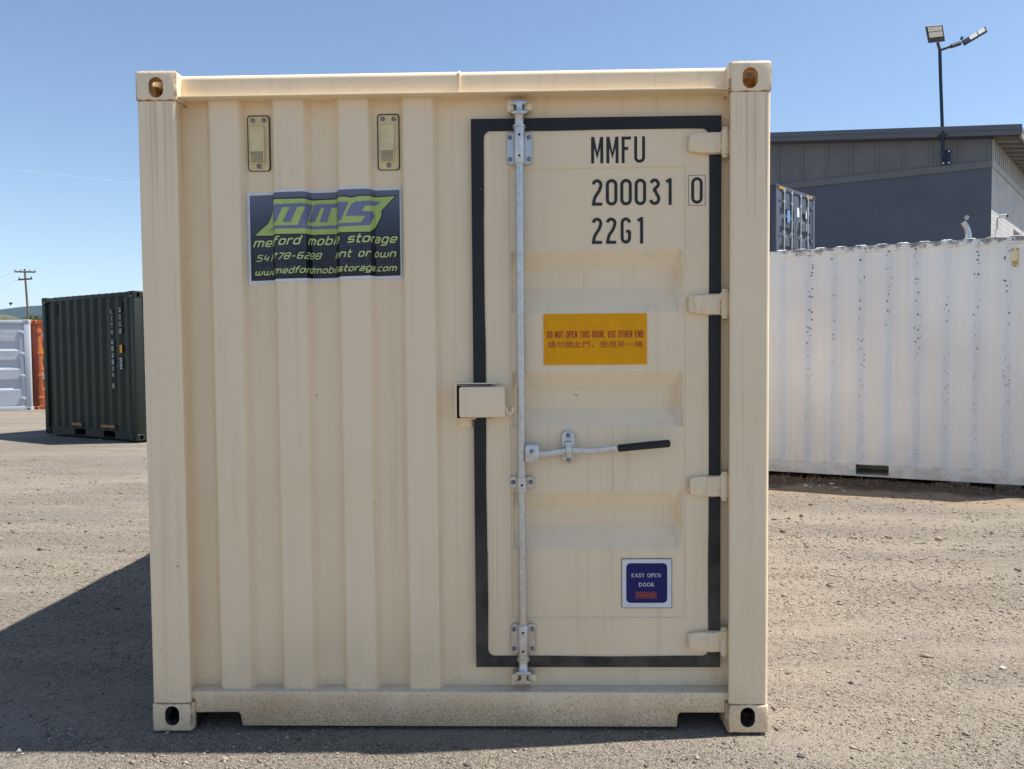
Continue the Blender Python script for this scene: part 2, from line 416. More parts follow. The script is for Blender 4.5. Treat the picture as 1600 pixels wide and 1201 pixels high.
def ground_h(x, y):
    d = (x-WR0.x)*WNRM.x+(y-WR0.y)*WNRM.y          # distance in front of the pale container
    along = (x-WR0.x)*WDIR.x+(y-WR0.y)*WDIR.y
    base = 0.006*fbm(x, y, 3)-0.006
    near = np.clip(1-np.hypot(x-1.2, y-2)/60, 0, 1)
    base = base*near
    # ruts left by tyres, roughly parallel to the picture plane
    for (yy, w, dep, sl) in ((2.6, 0.16, 0.020, 0.06), (4.3, 0.2, 0.026, 0.03), (5.9, 0.2, 0.024, -0.02), (0.9, 0.15, 0.012, 0.12), (3.5, 0.12, 0.014, -0.10)):
        for s in (-1, 1):
            yc = yy+sl*(x-4)+0.12*np.sin(x*0.9+yy*3)
            far = np.clip((np.abs(x-1.2)-1.5)/0.6, 0, 1)
            base -= s*0.38*dep*far*np.exp(-((y-yc-s*0.14)/w)**2)
    berm = np.exp(-((d-0.12)/0.34)**2)*np.clip((along+9)/1, 0, 1)*np.clip((7-along)/1, 0, 1)
    base = base+berm*(0.055+0.03*fbm(x*2.3, y*2.3, 11)+0.012*fbm(x*7, y*7, 12))
    return base
def graded(lo, hi, step, far, g=1.18):
    a = list(np.arange(lo, hi+1e-6, step)); s = step; p = a[-1]
    while p < far: s *= g; p += s; a.append(p)
    s = step; p = a[0]; b = []
    while p > -far: s *= g; p -= s; b.append(p)
    return np.array(b[::-1]+a)
def ground_material():
    k = NT('gravel_ground')
    big = k.noise(0.45, 5, 0.6)
    mid = k.noise(2.2, 5, 0.6)
    band = k.noise(1.0, 6, 0.65, k.scaled((0.22, 1.25, 1)), 0.4)
    c = k.mix(k.ramp(big, 0.35, 0.65), (0.24, 0.206, 0.167), (0.22, 0.195, 0.165))
    c = k.mix(k.math('MULTIPLY', k.ramp(mid, 0.4, 0.7), 0.45), c, (0.28, 0.236, 0.183))
    c = k.mix(k.math('MULTIPLY', k.ramp(band, 0.42, 0.62), 0.75), c, (0.155, 0.138, 0.118))
    dusty = k.ramp(band, 0.54, 0.40)
    c = k.mix(k.math('MULTIPLY', dusty, 0.7), c, (0.31, 0.268, 0.215))
    v1 = k.voro(150, out='Color'); v2 = k.voro(60, out='Color'); v3 = k.voro(330, out='Color')
    def bw(v):
        n = k.n('RGBToBW'); k.l(v, n.inputs[0]); return n.outputs[0]
    c = k.mix(k.ramp(dusty, 0.0, 1.0, 0.5, 0.24), c, k.mix(k.ramp(bw(v1), 0.15, 0.85), (0.095, 0.083, 0.07), (0.39, 0.34, 0.28)))
    c = k.mix(k.math('MULTIPLY', k.ramp(bw(v2), 0.72, 0.8), 0.35), c, (0.30, 0.27, 0.235))
    c = k.mix(k.math('MULTIPLY', k.ramp(bw(v2), 0.2, 0.12), 0.4), c, (0.085, 0.07, 0.055))
    c = k.mix(k.math('MULTIPLY', k.ramp(bw(v3), 0.3, 0.1), 0.5), c, (0.075, 0.062, 0.05))
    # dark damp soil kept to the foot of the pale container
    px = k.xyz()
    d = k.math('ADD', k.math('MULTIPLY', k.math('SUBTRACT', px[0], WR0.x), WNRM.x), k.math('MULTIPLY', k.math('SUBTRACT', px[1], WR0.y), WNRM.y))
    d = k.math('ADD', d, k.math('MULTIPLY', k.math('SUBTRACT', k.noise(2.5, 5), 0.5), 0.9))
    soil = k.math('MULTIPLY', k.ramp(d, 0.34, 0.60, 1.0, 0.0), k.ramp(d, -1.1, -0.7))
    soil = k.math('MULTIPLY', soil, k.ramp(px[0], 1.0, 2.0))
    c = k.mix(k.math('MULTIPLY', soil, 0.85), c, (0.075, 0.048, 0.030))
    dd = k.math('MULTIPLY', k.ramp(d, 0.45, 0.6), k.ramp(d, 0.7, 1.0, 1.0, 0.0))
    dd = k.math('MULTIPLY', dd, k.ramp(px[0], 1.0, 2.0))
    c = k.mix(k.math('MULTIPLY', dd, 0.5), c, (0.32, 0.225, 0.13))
    nm = k.bump(k.voro(130), 0.9, 0.006)
    nm = k.bump(k.noise(22, 8, 0.75), 0.6, 0.025, nm)
    return k.fin(c, 0.95, nm, 0, 0.15)
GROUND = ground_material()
gx = graded(-6.5, 8.0, 0.04, 7000); gy = graded(-3.2, 11.0, 0.04, 7000)
XX, YY = np.meshgrid(gx, gy); ZZ = ground_h(XX, YY)
nx, ny = len(gx), len(gy)
me = bpy.data.meshes.new('ground')
me.vertices.add(nx*ny); me.vertices.foreach_set('co', np.stack([XX.ravel(), YY.ravel(), ZZ.ravel()], 1).ravel().astype(np.float32))
ii = (np.arange(ny-1)[:, None]*nx+np.arange(nx-1)[None, :]).ravel()
quads = np.stack([ii, ii+1, ii+nx+1, ii+nx], 1)
me.loops.add(quads.size); me.loops.foreach_set('vertex_index', quads.ravel().astype(np.int32))
me.polygons.add(len(quads)); me.polygons.foreach_set('loop_start', (np.arange(len(quads))*4).astype(np.int32))
me.update(calc_edges=True)
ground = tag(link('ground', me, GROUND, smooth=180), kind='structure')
ground['label'] = 'beige crushed gravel yard with faint tyre ruts'

# ------------------------------------------------------------------ loose stones of the gravel, one mass
def stones_mesh(pts, sizes, seed, flat=0.6):
    r = np.random.RandomState(seed); n = len(pts)
    t = np.array([(1,0,0),(-1,0,0),(0,1,0),(0,-1,0),(0,0,1),(0,0,-1)], float)
    if n > 50: base = np.array([(0.95,0.1,0.1),(-0.95,0,0.05),(0.1,0.9,0),(-0.1,-0.9,0.1),(0.15,0.1,0.85),(-0.2,0.1,-0.7)])
    else: base = np.array([(0.9,0.1,0.1),(-0.95,0,0.05),(0.1,0.9,0),(-0.1,-0.9,0.1),(0.1,0.1,0.9),(0,0,-0.9),(0.6,0.6,0.45),(-0.6,0.55,0.4),(-0.55,-0.6,0.45),(0.6,-0.6,0.4)])
    from mathutils.geometry import delaunay_2d_cdt
    bm = bmesh.new()
    for p in base: bm.verts.new(p)
    bmesh.ops.convex_hull(bm, input=bm.verts[:]); bmesh.ops.triangulate(bm, faces=bm.faces[:])
    bm.verts.ensure_lookup_table(); bm.verts.index_update()
    bv = np.array([tuple(v.co) for v in bm.verts]); bf = np.array([[v.index for v in f.verts] for f in bm.faces]); bm.free()
    V = bv[None]*r.uniform(0.65, 1.35, (n, len(bv), 3))
    V = V*np.stack([r.uniform(0.7, 1.3, n), r.uniform(0.6, 1.1, n), r.uniform(0.4, 0.8, n)*flat/0.6], 1)[:, None, :]
    a = r.uniform(0, 6.28, n); ca, sa = np.cos(a)[:, None], np.sin(a)[:, None]
    x = V[:, :, 0]*ca-V[:, :, 1]*sa; y = V[:, :, 0]*sa+V[:, :, 1]*ca
    V = np.stack([x, y, V[:, :, 2]], 2)*sizes[:, None, None]+pts[:, None, :]
    Fc = bf[None]+(np.arange(n)*len(bv))[:, None, None]
    me = bpy.data.meshes.new('gravel')
    me.vertices.add(V.shape[0]*V.shape[1]); me.vertices.foreach_set('co', V.reshape(-1).astype(np.float32))
    Fc = Fc.reshape(-1, 3)
    me.loops.add(Fc.size); me.loops.foreach_set('vertex_index', Fc.ravel().astype(np.int32))
    me.polygons.add(len(Fc)); me.polygons.foreach_set('loop_start', (np.arange(len(Fc))*3).astype(np.int32))
    me.update(calc_edges=True)
    return me
def stone_material():
    k = NT('gravel_stones')
    g = k.n('NewGeometry'); r = g.outputs['Random Per Island']
    cr = k.n('ValToRGB'); k.l(r, cr.inputs[0]); e = cr.color_ramp.elements
    e[0].position = 0.0; e[0].color = (0.09, 0.08, 0.072, 1); e[1].position = 1.0; e[1].color = (0.42, 0.385, 0.34, 1)
    for p, c in ((0.15, (0.15, 0.13, 0.11)), (0.35, (0.23, 0.195, 0.158)), (0.6, (0.29, 0.245, 0.195)), (0.85, (0.345, 0.282, 0.205))):
        q_ = e.new(p); q_.color = (*c, 1)
    return k.fin(cr.outputs[0], 0.9, k.bump(k.noise(180, 3), 0.4, 0.003), 0, 0.2)
STONES = stone_material()
rs = np.random.RandomState(5)
N = 200000
dd_ = 2.45*np.exp(rs.uniform(0, math.log(11.5/2.45), N))          # more of them near the lens
px_ = rs.uniform(-40, 1640, N)
dirs = np.array(CF)[None]*FPX+np.array(CR)[None]*(px_-800)[:, None]
dirs[:, 2] = 0
P2 = np.array(CAM)[None, :2]+dirs[:, :2]*(dd_/FPX)[:, None]
inside = (P2[:, 0] > 0.0) & (P2[:, 0] < 2.438) & (P2[:, 1] > 0.1)
occl = (px_ > 245) & (px_ < 1190) & (dd_ > 3.2)
dwr = (P2[:, 0]-WR0.x)*WNRM.x+(P2[:, 1]-WR0.y)*WNRM.y
clump = fbm(P2[:, 0]*1.1, P2[:, 1]*2.4, 21, ((0.3, 1.0), (0.8, 0.8), (2.0, 0.6)))
keep = ~inside & ~occl & (dwr > -0.1) & (rs.uniform(-1.4, 1.2, N) < clump*1.3)
P2 = P2[keep]; dk = dd_[keep]
sz = np.clip(rs.lognormal(math.log(0.0034), 0.5, len(P2)), 0.0016, 0.013)*np.where(rs.uniform(0, 1, len(P2)) < 0.012, 2.4, 1.0)*np.clip(dk/4.0, 0.85, 1.5)
zz = ground_h(P2[:, 0], P2[:, 1])+sz*0.12
gravel = link('gravel', stones_mesh(np.stack([P2[:, 0], P2[:, 1], zz], 1), sz, 8), STONES, smooth=0)
tag(gravel, 'small loose grey and tan stones scattered over the yard', 'gravel', kind='stuff')

# ================================================================== container pieces shared by all containers
def oval(cx, cz, w, h, n=10):
    r = w/2; s = max(h/2-r, 0)
    return arc(cx, cz+s, r, r, 0, 180, n)+arc(cx, cz-s, r, r, 180, 360, n)
def make_casting():
    body = MB().box(0, 0.162, 0, 0.178, 0, 0.118).build('corner_casting', None, bevel=0.013, seg=4)
    cut = [MB().box(0.026, 0.145, 0.028, 0.16, 0.026, 0.108),
           MB().prism(oval(0.083, 0.066, 0.057, 0.079), -0.02, 0.06, 'y'),
           MB().prism([(a, b) for a, b in oval(0.089, 0.062, 0.057, 0.079)], -0.02, 0.06, 'x'),
           MB().prism([(b, a) for a, b in oval(0.089, 0.083, 0.063, 0.124)], -0.02, 0.06, 'z')]
    obs = []
    for c in cut:
        co = c.build('cutter', None, smooth=0); obs.append(co)
        md = body.modifiers.new('b', 'BOOLEAN'); md.operation = 'DIFFERENCE'; md.object = co; md.solver = 'EXACT'
    dg = bpy.context.evaluated_depsgraph_get(); dg.update()
    me = bpy.data.meshes.new_from_object(body.evaluated_get(dg))
    for o in obs+[body]: bpy.data.objects.remove(o)
    for p in me.polygons:
        c = p.center; p.material_index = 1 if (0.006 < c.x < 0.155 and 0.006 < c.y < 0.17 and 0.006 < c.z < 0.112) else 0
    return me
RUSTY = simple('rusty_casting_inside', (0.56, 0.37, 0.18), 0.8, 0, 0.25, 30)
SHADED_INSIDE = simple('shaded_casting_inside', (0.05, 0.038, 0.028), 0.9, 0, 0.2, 30)  # lower castings: shade inside the holes painted as near-black brown
CAST0 = make_casting()
def casting_mesh(mx, my, mz):
    me = CAST0.copy()
    co = np.empty(len(me.vertices)*3, np.float32); me.vertices.foreach_get('co', co); co = co.reshape(-1, 3)
    co *= np.array([mx, my, mz], np.float32); me.vertices.foreach_set('co', co.ravel())
    if mx*my*mz < 0: me.flip_normals()
    me.update(); return me
CASTS = {(a, b, c): casting_mesh(a, b, c) for a in (1, -1) for b in (1, -1) for c in (1, -1)}
def castings(root, W, L, H, mat):
    for mx, x in ((1, 0), (-1, W)):
        for my, y in ((1, 0), (-1, L)):
            for mz, z in ((1, 0), (-1, H)):
                key = (mx, my, mz, mat.name); inside = (RUSTY if mz < 0 else SHADED_INSIDE) if mat is BEIGE_CAST else mat
                if key not in CASTS:
                    m2 = CASTS[(mx, my, mz)].copy(); ix = np.empty(len(m2.polygons), np.int32); m2.polygons.foreach_get('material_index', ix); m2.materials.clear(); m2.materials.append(mat); m2.materials.append(inside); m2.polygons.foreach_set('material_index', ix); CASTS[key] = m2
                link('corner_casting', CASTS[key], mat, root, 35, (x, y, z))
def corr_profile(x0, x1, pitch, wide, slope, depth, start, r=0.012):
    """plan of a trapezoid-ribbed sheet: list of (x, y) with y=0 on the ribs and y=depth in the grooves"""
    pts = [(x0, depth)]; x = start
    while x+wide+2*slope < x1:
        if x > x0: pts += [(x, depth), (x+slope, 0), (x+slope+wide, 0), (x+2*slope+wide, depth)]
        x += pitch
    pts.append((x1, depth))
    return fillet(pts, r, 3)
def sheet(prof, z0, z1, fn):
    """ribbed sheet; fn(a, depth, z) -> local point"""
    m = MB(); n = len(prof)
    m.add([fn(p[0], p[1], z0) for p in prof]+[fn(p[0], p[1], z1) for p in prof],
          [(i, i+1, n+i+1, n+i) for i in range(n-1)])
    return m

# ================================================================== THE BEIGE CONTAINER
W, L, H = 2.438, 6.058, 2.591
box = tag(empty('shipping_container'), 'large beige shipping container with a narrow door outlined by a black seal', 'container')
castings(box, W, L, H, BEIGE_CAST)
for side in (0, 1):
    for end in (0, 1):
        pts = [(0.003, 0.016), (0.008, 0.007), (0.016, 0.004), (0.020, 0.0038), (0.142, 0.0038), (0.146, 0.004), (0.154, 0.008), (0.156, 0.018), (0.139, 0.050), (0.139, 0.102), (0.003, 0.102)]
        if side: pts = [(W-a, b) for a, b in pts]
        if end: pts = [(a, L-b) for a, b in pts]
        MB().prism(pts, 0.118, H-0.118, 'z').build('corner_post', BEIGE_POST, box, smooth=50)
# header beam over the front, with the welded joint near its middle
MB().prism([(0.045, 2.4945), (0.045, 2.562), (0.0452, 2.568), (0.048, 2.576), (0.058, 2.585), (0.066, 2.587), (0.15, 2.587), (0.15, 2.4945)], 0.1622, 1.2475, 'x').build('header_beam', BEIGE, box, smooth=50)
MB().prism([(0.046, 2.4925), (0.046, 2.561), (0.0462, 2.567), (0.049, 2.575), (0.059, 2.584), (0.067, 2.586), (0.15, 2.586), (0.15, 2.4925)], 1.2478, 2.2758, 'x').build('header_beam', BEIGE, box, smooth=50)
MB().prism([(0.034, 2.499), (0.0449, 2.497), (0.0449, 2.570), (0.060, 2.5845), (0.060, 2.590), (0.046, 2.582), (0.036, 2.574)], 1.244, 1.2535, 'x').build('weld_bead', BEIGE, box, bevel=0.002)
MB().box(0.1625, 2.2755, 0.010, 0.0449, 2.4880, 2.4935).build('header_flange', BEIGE, box, bevel=0.001, seg=1)
# bottom sill with fork pockets open to the ground
sill_pts = [(0.1400, 0.152), (0.1400, 0.122), (0.1630, 0.1185), (0.1630, 0.066), (0.337, 0.068), (0.345, 0.060), (0.354, 0.012), (2.086, 0.012), (2.089, 0.060), (2.097, 0.070), (2.2750, 0.070), (2.2750, 0.1185), (2.298, 0.122), (2.298, 0.152)]
MB().prism(sill_pts, 0.028, 0.125, 'y').build('bottom_sill', BEIGE_LOW, box, bevel=0.007, seg=3)
POCKET_SHADE = simple('black_pocket_shade', (0.010, 0.010, 0.011), 0.9, 0, 0.2, 12)  # deep shade inside the sill pockets, put into a black colour
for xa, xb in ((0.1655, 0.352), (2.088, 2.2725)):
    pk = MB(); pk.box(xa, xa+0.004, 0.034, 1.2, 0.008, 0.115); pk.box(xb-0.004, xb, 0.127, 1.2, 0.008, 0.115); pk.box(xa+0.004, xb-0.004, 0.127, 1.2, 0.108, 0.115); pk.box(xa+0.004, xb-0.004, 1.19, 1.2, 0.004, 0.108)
    pk.build('fork_pocket', POCKET_SHADE, box, smooth=0)  # added liner plates, blackened to stand for the pocket's shade
# ribbed wall left of the door
RIBS = [0.262, 0.5165, 0.771, 1.0265]
FR, GR = 0.052, 0.097
prof = [(0.136, GR)]
for xr in RIBS:
    prof += [(xr-0.019, GR), (xr, FR), (xr+0.1165, FR), (xr+0.1355, GR)]
prof += [(1.288, GR)]
PROF = fillet(prof, 0.011, 4)
sheet(PROF, 0.145, 2.5, lambda a, d, z: (a, d, z)).build('ribbed_wall', BEIGE, box, smooth=60)
for xw in (0.2925, 1.2152): MB().box(xw, xw+0.003, GR-0.0015, GR, 0.155, 2.487).build('weld_seam', BEIGE, box)
# flat frame round the door
fr = MB()
fr.box(1.288, 2.300, GR, 0.11, 2.385, 2.4925); fr.box(2.245, 2.300, GR, 0.11, 0.145, 2.3849); fr.box(1.288, 2.2449, GR, 0.11, 0.145, 0.262)
fr.build('door_frame', BEIGE, box)
# other sides, roof, underside
pr = corr_profile(0, L-0.36, 0.278, 0.072, 0.068, 0.036, 0.04)
for s in (0, 1):
    sheet(pr, 0.16, H-0.06, (lambda a, d, z: (0.012+d, a+0.18, z)) if s == 0 else (lambda a, d, z: (W-0.012-d, a+0.18, z))).build('side_wall', BEIGE, box, smooth=60)
    x0 = 0.008 if s == 0 else W-0.068
    MB().box(x0, x0+0.06, 0.179, L-0.179, H-0.075, H-0.012).build('top_rail', BEIGE, box, bevel=0.004)
    MB().box(x0, x0+0.06, 0.179, L-0.179, 0.02, 0.16).build('bottom_rail', BEIGE_LOW, box, bevel=0.004)
rp = corr_profile(0, L-0.32, 0.209, 0.091, 0.013, 0.02, 0.03)
n = len(rp); m = MB()
m.add([(0.06, p[0]+0.16, H-0.028-p[1]) for p in rp]+[(W-0.06, p[0]+0.16, H-0.028-p[1]) for p in rp], [(i, i+1, n+i+1, n+i) for i in range(n-1)])
m.build('roof', BEIGE, box, smooth=60)
MB().box(0.17, W-0.17, 0.127, L-0.1, 0.120, 0.150).build('floor', simple('floor_steel', (0.05, 0.045, 0.04), 0.9), box)
MB().box(0.159, W-0.159, L-0.09, L-0.03, 0.02, H-0.02).build('end_wall', BEIGE, box)

# ------------------------------------------------------------------ the narrow door
door = MB()
X0, X1, Z0, Z1 = 1.3365, 2.2195, 0.277, 2.3605          # leaf
PX0, PX1, PZ0, PZ1 = 1.432, 2.130, 0.431, 2.216         # pressed panel
DY = 0.078
for a in ((X0, PX0, Z0, Z1), (PX1, X1, Z0, Z1), (PX0, PX1, PZ1, Z1), (PX0, PX1, Z0, PZ0)):
    door.box(a[0], a[1], DY, 0.155, a[2], a[3])
bm = bmesh.new()
leaf = door.build('door', BEIGE, box)
# pressed panel with three trapezoid swages
zs = [(PZ0, 0)]
for (a, b, c, d) in ((0.709, 0.797, 0.866, 0.944), (1.197, 1.270, 1.345, 1.416), (1.649, 1.750, 1.826, 1.893)):
    zs += [(a, 0), (b, 1), (c, 1), (d, 0)]
zs.append((PZ1, 0))
zs = [tuple(v) for v in fillet(zs, 0.004, 2)]
xs = [(PX0, 0), (PX0+0.012, 0), (PX0+0.034, 1), (PX1-0.034, 1), (PX1-0.012, 0), (PX1, 0)]
xs = [tuple(v) for v in fillet(xs, 0.006, 2)]
pm = MB(); nx_, nz_ = len(xs), len(zs)
pm.add([(x, DY+0.003+0.060*w*t, z) for z, t in zs for x, w in xs], [(j*nx_+i, j*nx_+i+1, (j+1)*nx_+i+1, (j+1)*nx_+i) for j in range(nz_-1) for i in range(nx_-1)])
pm.build('pressed_panel', BEIGE, leaf, smooth=50)
bead = MB()
for (x0, x1, z0, z1) in ((PX0-0.004, PX0+0.004, PZ0, PZ1), (PX1-0.004, PX1+0.004, PZ0, PZ1), (PX0, PX1, PZ0-0.004, PZ0+0.004), (PX0, PX1, PZ1-0.004, PZ1+0.004)):
    bead.box(x0, x1, DY-0.0010, DY+0.004, z0, z1)
bead.build('weld_bead', BEIGE, leaf, bevel=0.0015, seg=1)
# black seal: a ring whose inner corners are rounded
def ring(outer, inner, y0, y1):
    n = len(outer); m = MB()
    vs = [(a, y0, b) for a, b in outer]+[(a, y0+0.0, b) for a, b in inner]+[(a, y1, b) for a, b in outer]+[(a, y1, b) for a, b in inner]
    fs = []
    for i in range(n):
        j = (i+1) % n
        fs += [(i, j, n+j, n+i), (2*n+i, 3*n+i, 3*n+j, 2*n+j), (i, 2*n+i, 2*n+j, j), (n+i, n+j, 3*n+j, 3*n+i)]
    return m.add(vs, fs)
def dense(pts, step=0.06):
    out = []
    for i in range(len(pts)):
        a, b = Vector(pts[i]), Vector(pts[(i+1) % len(pts)]); k = max(1, int((b-a).length/step))
        out += [a.lerp(b, t/k) for t in range(k)]
    return out
inn = dense(rrect(1.3385, 2.2195, 0.2785, 2.3605, 0.028, 5))
inn = [Vector((p.x+0.0016*math.sin(p.y*7.1+p.x*3)+rnd.uniform(-0.0006, 0.0006), p.y+0.0016*math.sin(p.x*9.3+p.y))) for p in inn]
ox0, ox1, oz0, oz1 = 1.2900, 2.2650, 0.2350, 2.4080
cxm, czm = (ox0+ox1)/2, (oz0+oz1)/2
out = []
for p in inn:                                             # push each inner point out to the straight outer rim
    lx0, lx1, lz0, lz1 = 1.3385, 2.2195, 0.2785, 2.3605
    tx = (p.x-lx0)/(lx1-lx0); tz = (p.y-lz0)/(lz1-lz0)
    d = {'l': p.x-lx0, 'r': lx1-p.x, 'b': p.y-lz0, 't': lz1-p.y}
    ux = ox0 if tx < 0.033 and d['l'] <= min(d['b'], d['t'])+1e-9 else (ox1 if tx > 0.967 and d['r'] <= min(d['b'], d['t'])+1e-9 else ox0+(ox1-ox0)*max(0, min(1, tx)))
    uz = oz0+(oz1-oz0)*max(0, min(1, tz))
    if ux not in (ox0, ox1): uz = oz0 if tz < 0.5 else oz1
    out.append(Vector((ux, uz)))
for (ix_, iz_, ox_, oz_) in ((1.3385, 0.2785, ox0, oz0), (2.2195, 0.2785, ox1, oz0), (1.3385, 2.3605, ox0, oz1), (2.2195, 2.3605, ox1, oz1)):
    j_ = min(range(len(inn)), key=lambda q_: (inn[q_].x-ix_)**2+(inn[q_].y-iz_)**2); out[j_] = Vector((ox_, oz_))
seal = ring([(p.x, p.y) for p in out], [(p.x, p.y) for p in inn], 0.0725, 0.0960)
seal.build('rubber_seal', RUBBER, leaf, bevel=0.0, smooth=30)

# locking bar with its guides
RX, RY = 1.4795, 0.046
MB().tube([(RX, RY, 0.235), (RX, RY, 2.405)], 0.0165, 20).build('locking_bar', ZINC, leaf)
def bolt(m, x, y, z, r=0.0085):
    m.tube([(x, y, z), (x, y-0.005, z), (x, y-0.008, z)], [r, r, r*0.55], 10)
def bolt1(x, y, z, r=0.0085, parent=None, name='bolt'):
    b1 = MB(); bolt(b1, x, y, z, r); return b1.build(name, BOLT, parent or leaf)
for z0, z1, up in ((2.228, 2.352, 1), (0.293, 0.412, -1)):
    g = MB()
    g.prism(rrect(RX-0.050, RX+0.050, z0, z1, 0.014, 4), 0.066, DY, 'y')
    gd = g.build('bar_guide', ZINC, leaf, bevel=0.0018, seg=1)
    ze, zs_ = (z1, z0) if up > 0 else (z0, z1)
    MB().tube([(RX, RY, zs_-up*0.006), (RX, RY, zs_-up*0.002), (RX, RY, zs_+up*0.004), (RX, RY, ze+up*0.010), (RX, RY, ze+up*0.012), (RX, RY, ze+up*0.020)], [0.019, 0.021, 0.0225, 0.0225, 0.0255, 0.0255], 20).build('guide_sleeve', ZINC, leaf)
    for sx in (-0.038, 0.038):
        for zz_ in (z0+0.02, z1-0.02): bolt1(RX+sx, 0.066, zz_)
    for zz_ in (z0+0.024, z1-0.02): MB().cyl((RX, RY-0.018, zz_), (RX, RY-0.0234, zz_), 0.0048, 10).build('sleeve_hole_shade', DARK, leaf)  # dark discs on the sleeve, painted as shaded holes
    # forked cam biting on its keeper
    zc = ze+up*0.082
    MB().tube([(RX, RY, ze+up*0.018), (RX, RY, ze+up*0.05), (RX, RY, ze+up*0.058)], [0.0185, 0.0185, 0.024], 18).build('cam_neck', ZINC, leaf)
    c = MB()
    def zr(a, b): return (min(ze+up*a, ze+up*b), max(ze+up*a, ze+up*b))
    def pz(l): return [(RX+a, ze+up*b) for a, b in l]
    c.prism(pz([(-0.040, 0.070), (-0.024, 0.060), (0.024, 0.060), (0.036, 0.068), (0.030, 0.074), (0.012, 0.076), (0.012, 0.098), (0.034, 0.100), (0.026, 0.112), (-0.014, 0.116), (-0.036, 0.108), (-0.034, 0.098), (-0.010, 0.096), (-0.010, 0.076)]), 0.030, 0.066, 'y')
    c.build('cam', ZINC, leaf, bevel=0.004, seg=2)
    km = BEIGE if up > 0 else BEIGE_HINGE
    MB().box(RX-0.046, RX-0.019, 0.042, 0.085, *zr(0.072, 0.118)).build('cam_keeper', km, leaf, bevel=0.007, seg=3)
    MB().box(RX+0.017, RX+0.050, 0.048, 0.085, *zr(0.078, 0.108)).build('cam_keeper', km, leaf, bevel=0.007, seg=3)
# small middle guide
MB().prism(rrect(RX-0.049, RX+0.049, 0.960, 1.006, 0.010, 4), 0.068, DY, 'y').build('bar_guide', ZINC, leaf, bevel=0.0015, seg=1)
MB().tube([(RX, RY, 0.952), (RX, RY, 1.008)], 0.0228, 20).build('guide_sleeve', ZINC, leaf, bevel=0.001, seg=1)
bolt1(RX-0.036, 0.068, 0.983, 0.009); bolt1(RX+0.036, 0.068, 0.983, 0.009)
MB().cyl((RX, RY-0.018, 0.978), (RX, RY-0.0236, 0.978), 0.0050, 10).build('sleeve_hole_shade', DARK, leaf)  # dark disc painted as a shaded hole
# handle: hub on the bar, flat bar, rubber grip
MB().prism(rrect(1.493, 1.548, 1.066, 1.138, 0.008, 4), 0.024, 0.060, 'y').build('handle_hub', ZINC, leaf, bevel=0.004, seg=2)
bolt1(1.518, 0.024, 1.112, 0.008)
hp = [(1.535, 1.100), (1.575, 1.099), (1.62, 1.106), (1.665, 1.113), (1.71, 1.112), (1.75, 1.109), (1.80, 1.115), (1.865, 1.121)]
hm = MB(); vs_ = []; 
for i, (x, z) in enumerate(hp):
    hh = 0.0125 if i < 5 else 0.0122
    for (dy, dz) in ((0, -hh), (0, hh), (0.009, hh), (0.009, -hh)): vs_.append((x, 0.028+dy, z+dz))
fs_ = [(i*4+a, i*4+(a+1) % 4, i*4+4+(a+1) % 4, i*4+4+a) for i in range(len(hp)-1) for a in range(4)]+[(3, 2, 1, 0), tuple(len(hp)*4-4+a for a in range(4))]
hm.add(vs_, fs_); hm.build('handle_bar', ZINC, leaf, bevel=0.0025, seg=2, smooth=60)
MB().tube([(1.856, 0.032, 1.1205), (1.860, 0.032, 1.1209), (1.95, 0.032, 1.1295), (2.050, 0.032, 1.1385), (2.056, 0.032, 1.139), (2.059, 0.032, 1.1392)], [0.0120, 0.0145, 0.0148, 0.0150, 0.0135, 0.009], 18).build('handle_grip', GRIP, leaf, smooth=60)
MB().prism(oval(1.664, 1.122, 0.051, 0.133, 8), 0.064, DY+0.003, 'y').build('handle_catch', ZINC, leaf, bevel=0.003, seg=2)
ct = MB(); ct.box(1.650, 1.679, 0.016, 0.064, 1.128, 1.148); ct.box(1.652, 1.677, 0.016, 0.064, 1.084, 1.098); ct.box(1.653, 1.674, 0.012, 0.024, 1.089, 1.135)
ct.build('catch_tongue', ZINC, leaf, bevel=0.003, seg=2)
bolt1(1.664, 0.064, 1.170, 0.0095); bolt1(1.664, 0.064, 1.073, 0.0095)
# hinges
for zc in (2.2985, 1.676, 0.965, 0.344):
    hn = MB().prism([(2.1335, zc-0.024), (2.140, zc-0.030), (2.175, zc-0.036), (2.225, zc-0.042), (2.264, zc-0.041), (2.264, zc+0.041), (2.225, zc+0.041), (2.175, zc+0.039), (2.140, zc+0.033), (2.1335, zc+0.026)], 0.054, DY-0.001, 'y').build('hinge_blade', BEIGE_HINGE, leaf, bevel=0.005, seg=2)
    MB().tube([(2.277, 0.060, zc-0.056), (2.277, 0.060, zc-0.045), (2.277, 0.060, zc-0.044), (2.277, 0.060, zc+0.046), (2.277, 0.060, zc+0.047), (2.277, 0.060, zc+0.058)], [0.0125, 0.0125, 0.0175, 0.0175, 0.0125, 0.0125], 18).build('hinge_pin', BEIGE_HINGE, leaf)
    MB().tube([(2.20, 0.055, zc+0.002), (2.20, 0.0525, zc+0.002)], [0.012, 0.010], 14).build('hinge_rivet', BEIGE_HINGE, leaf)
    MB().tube([(2.168, 0.055, zc), (2.168, 0.053, zc)], [0.009, 0.007], 14).build('hinge_rivet', BEIGE_HINGE, leaf)

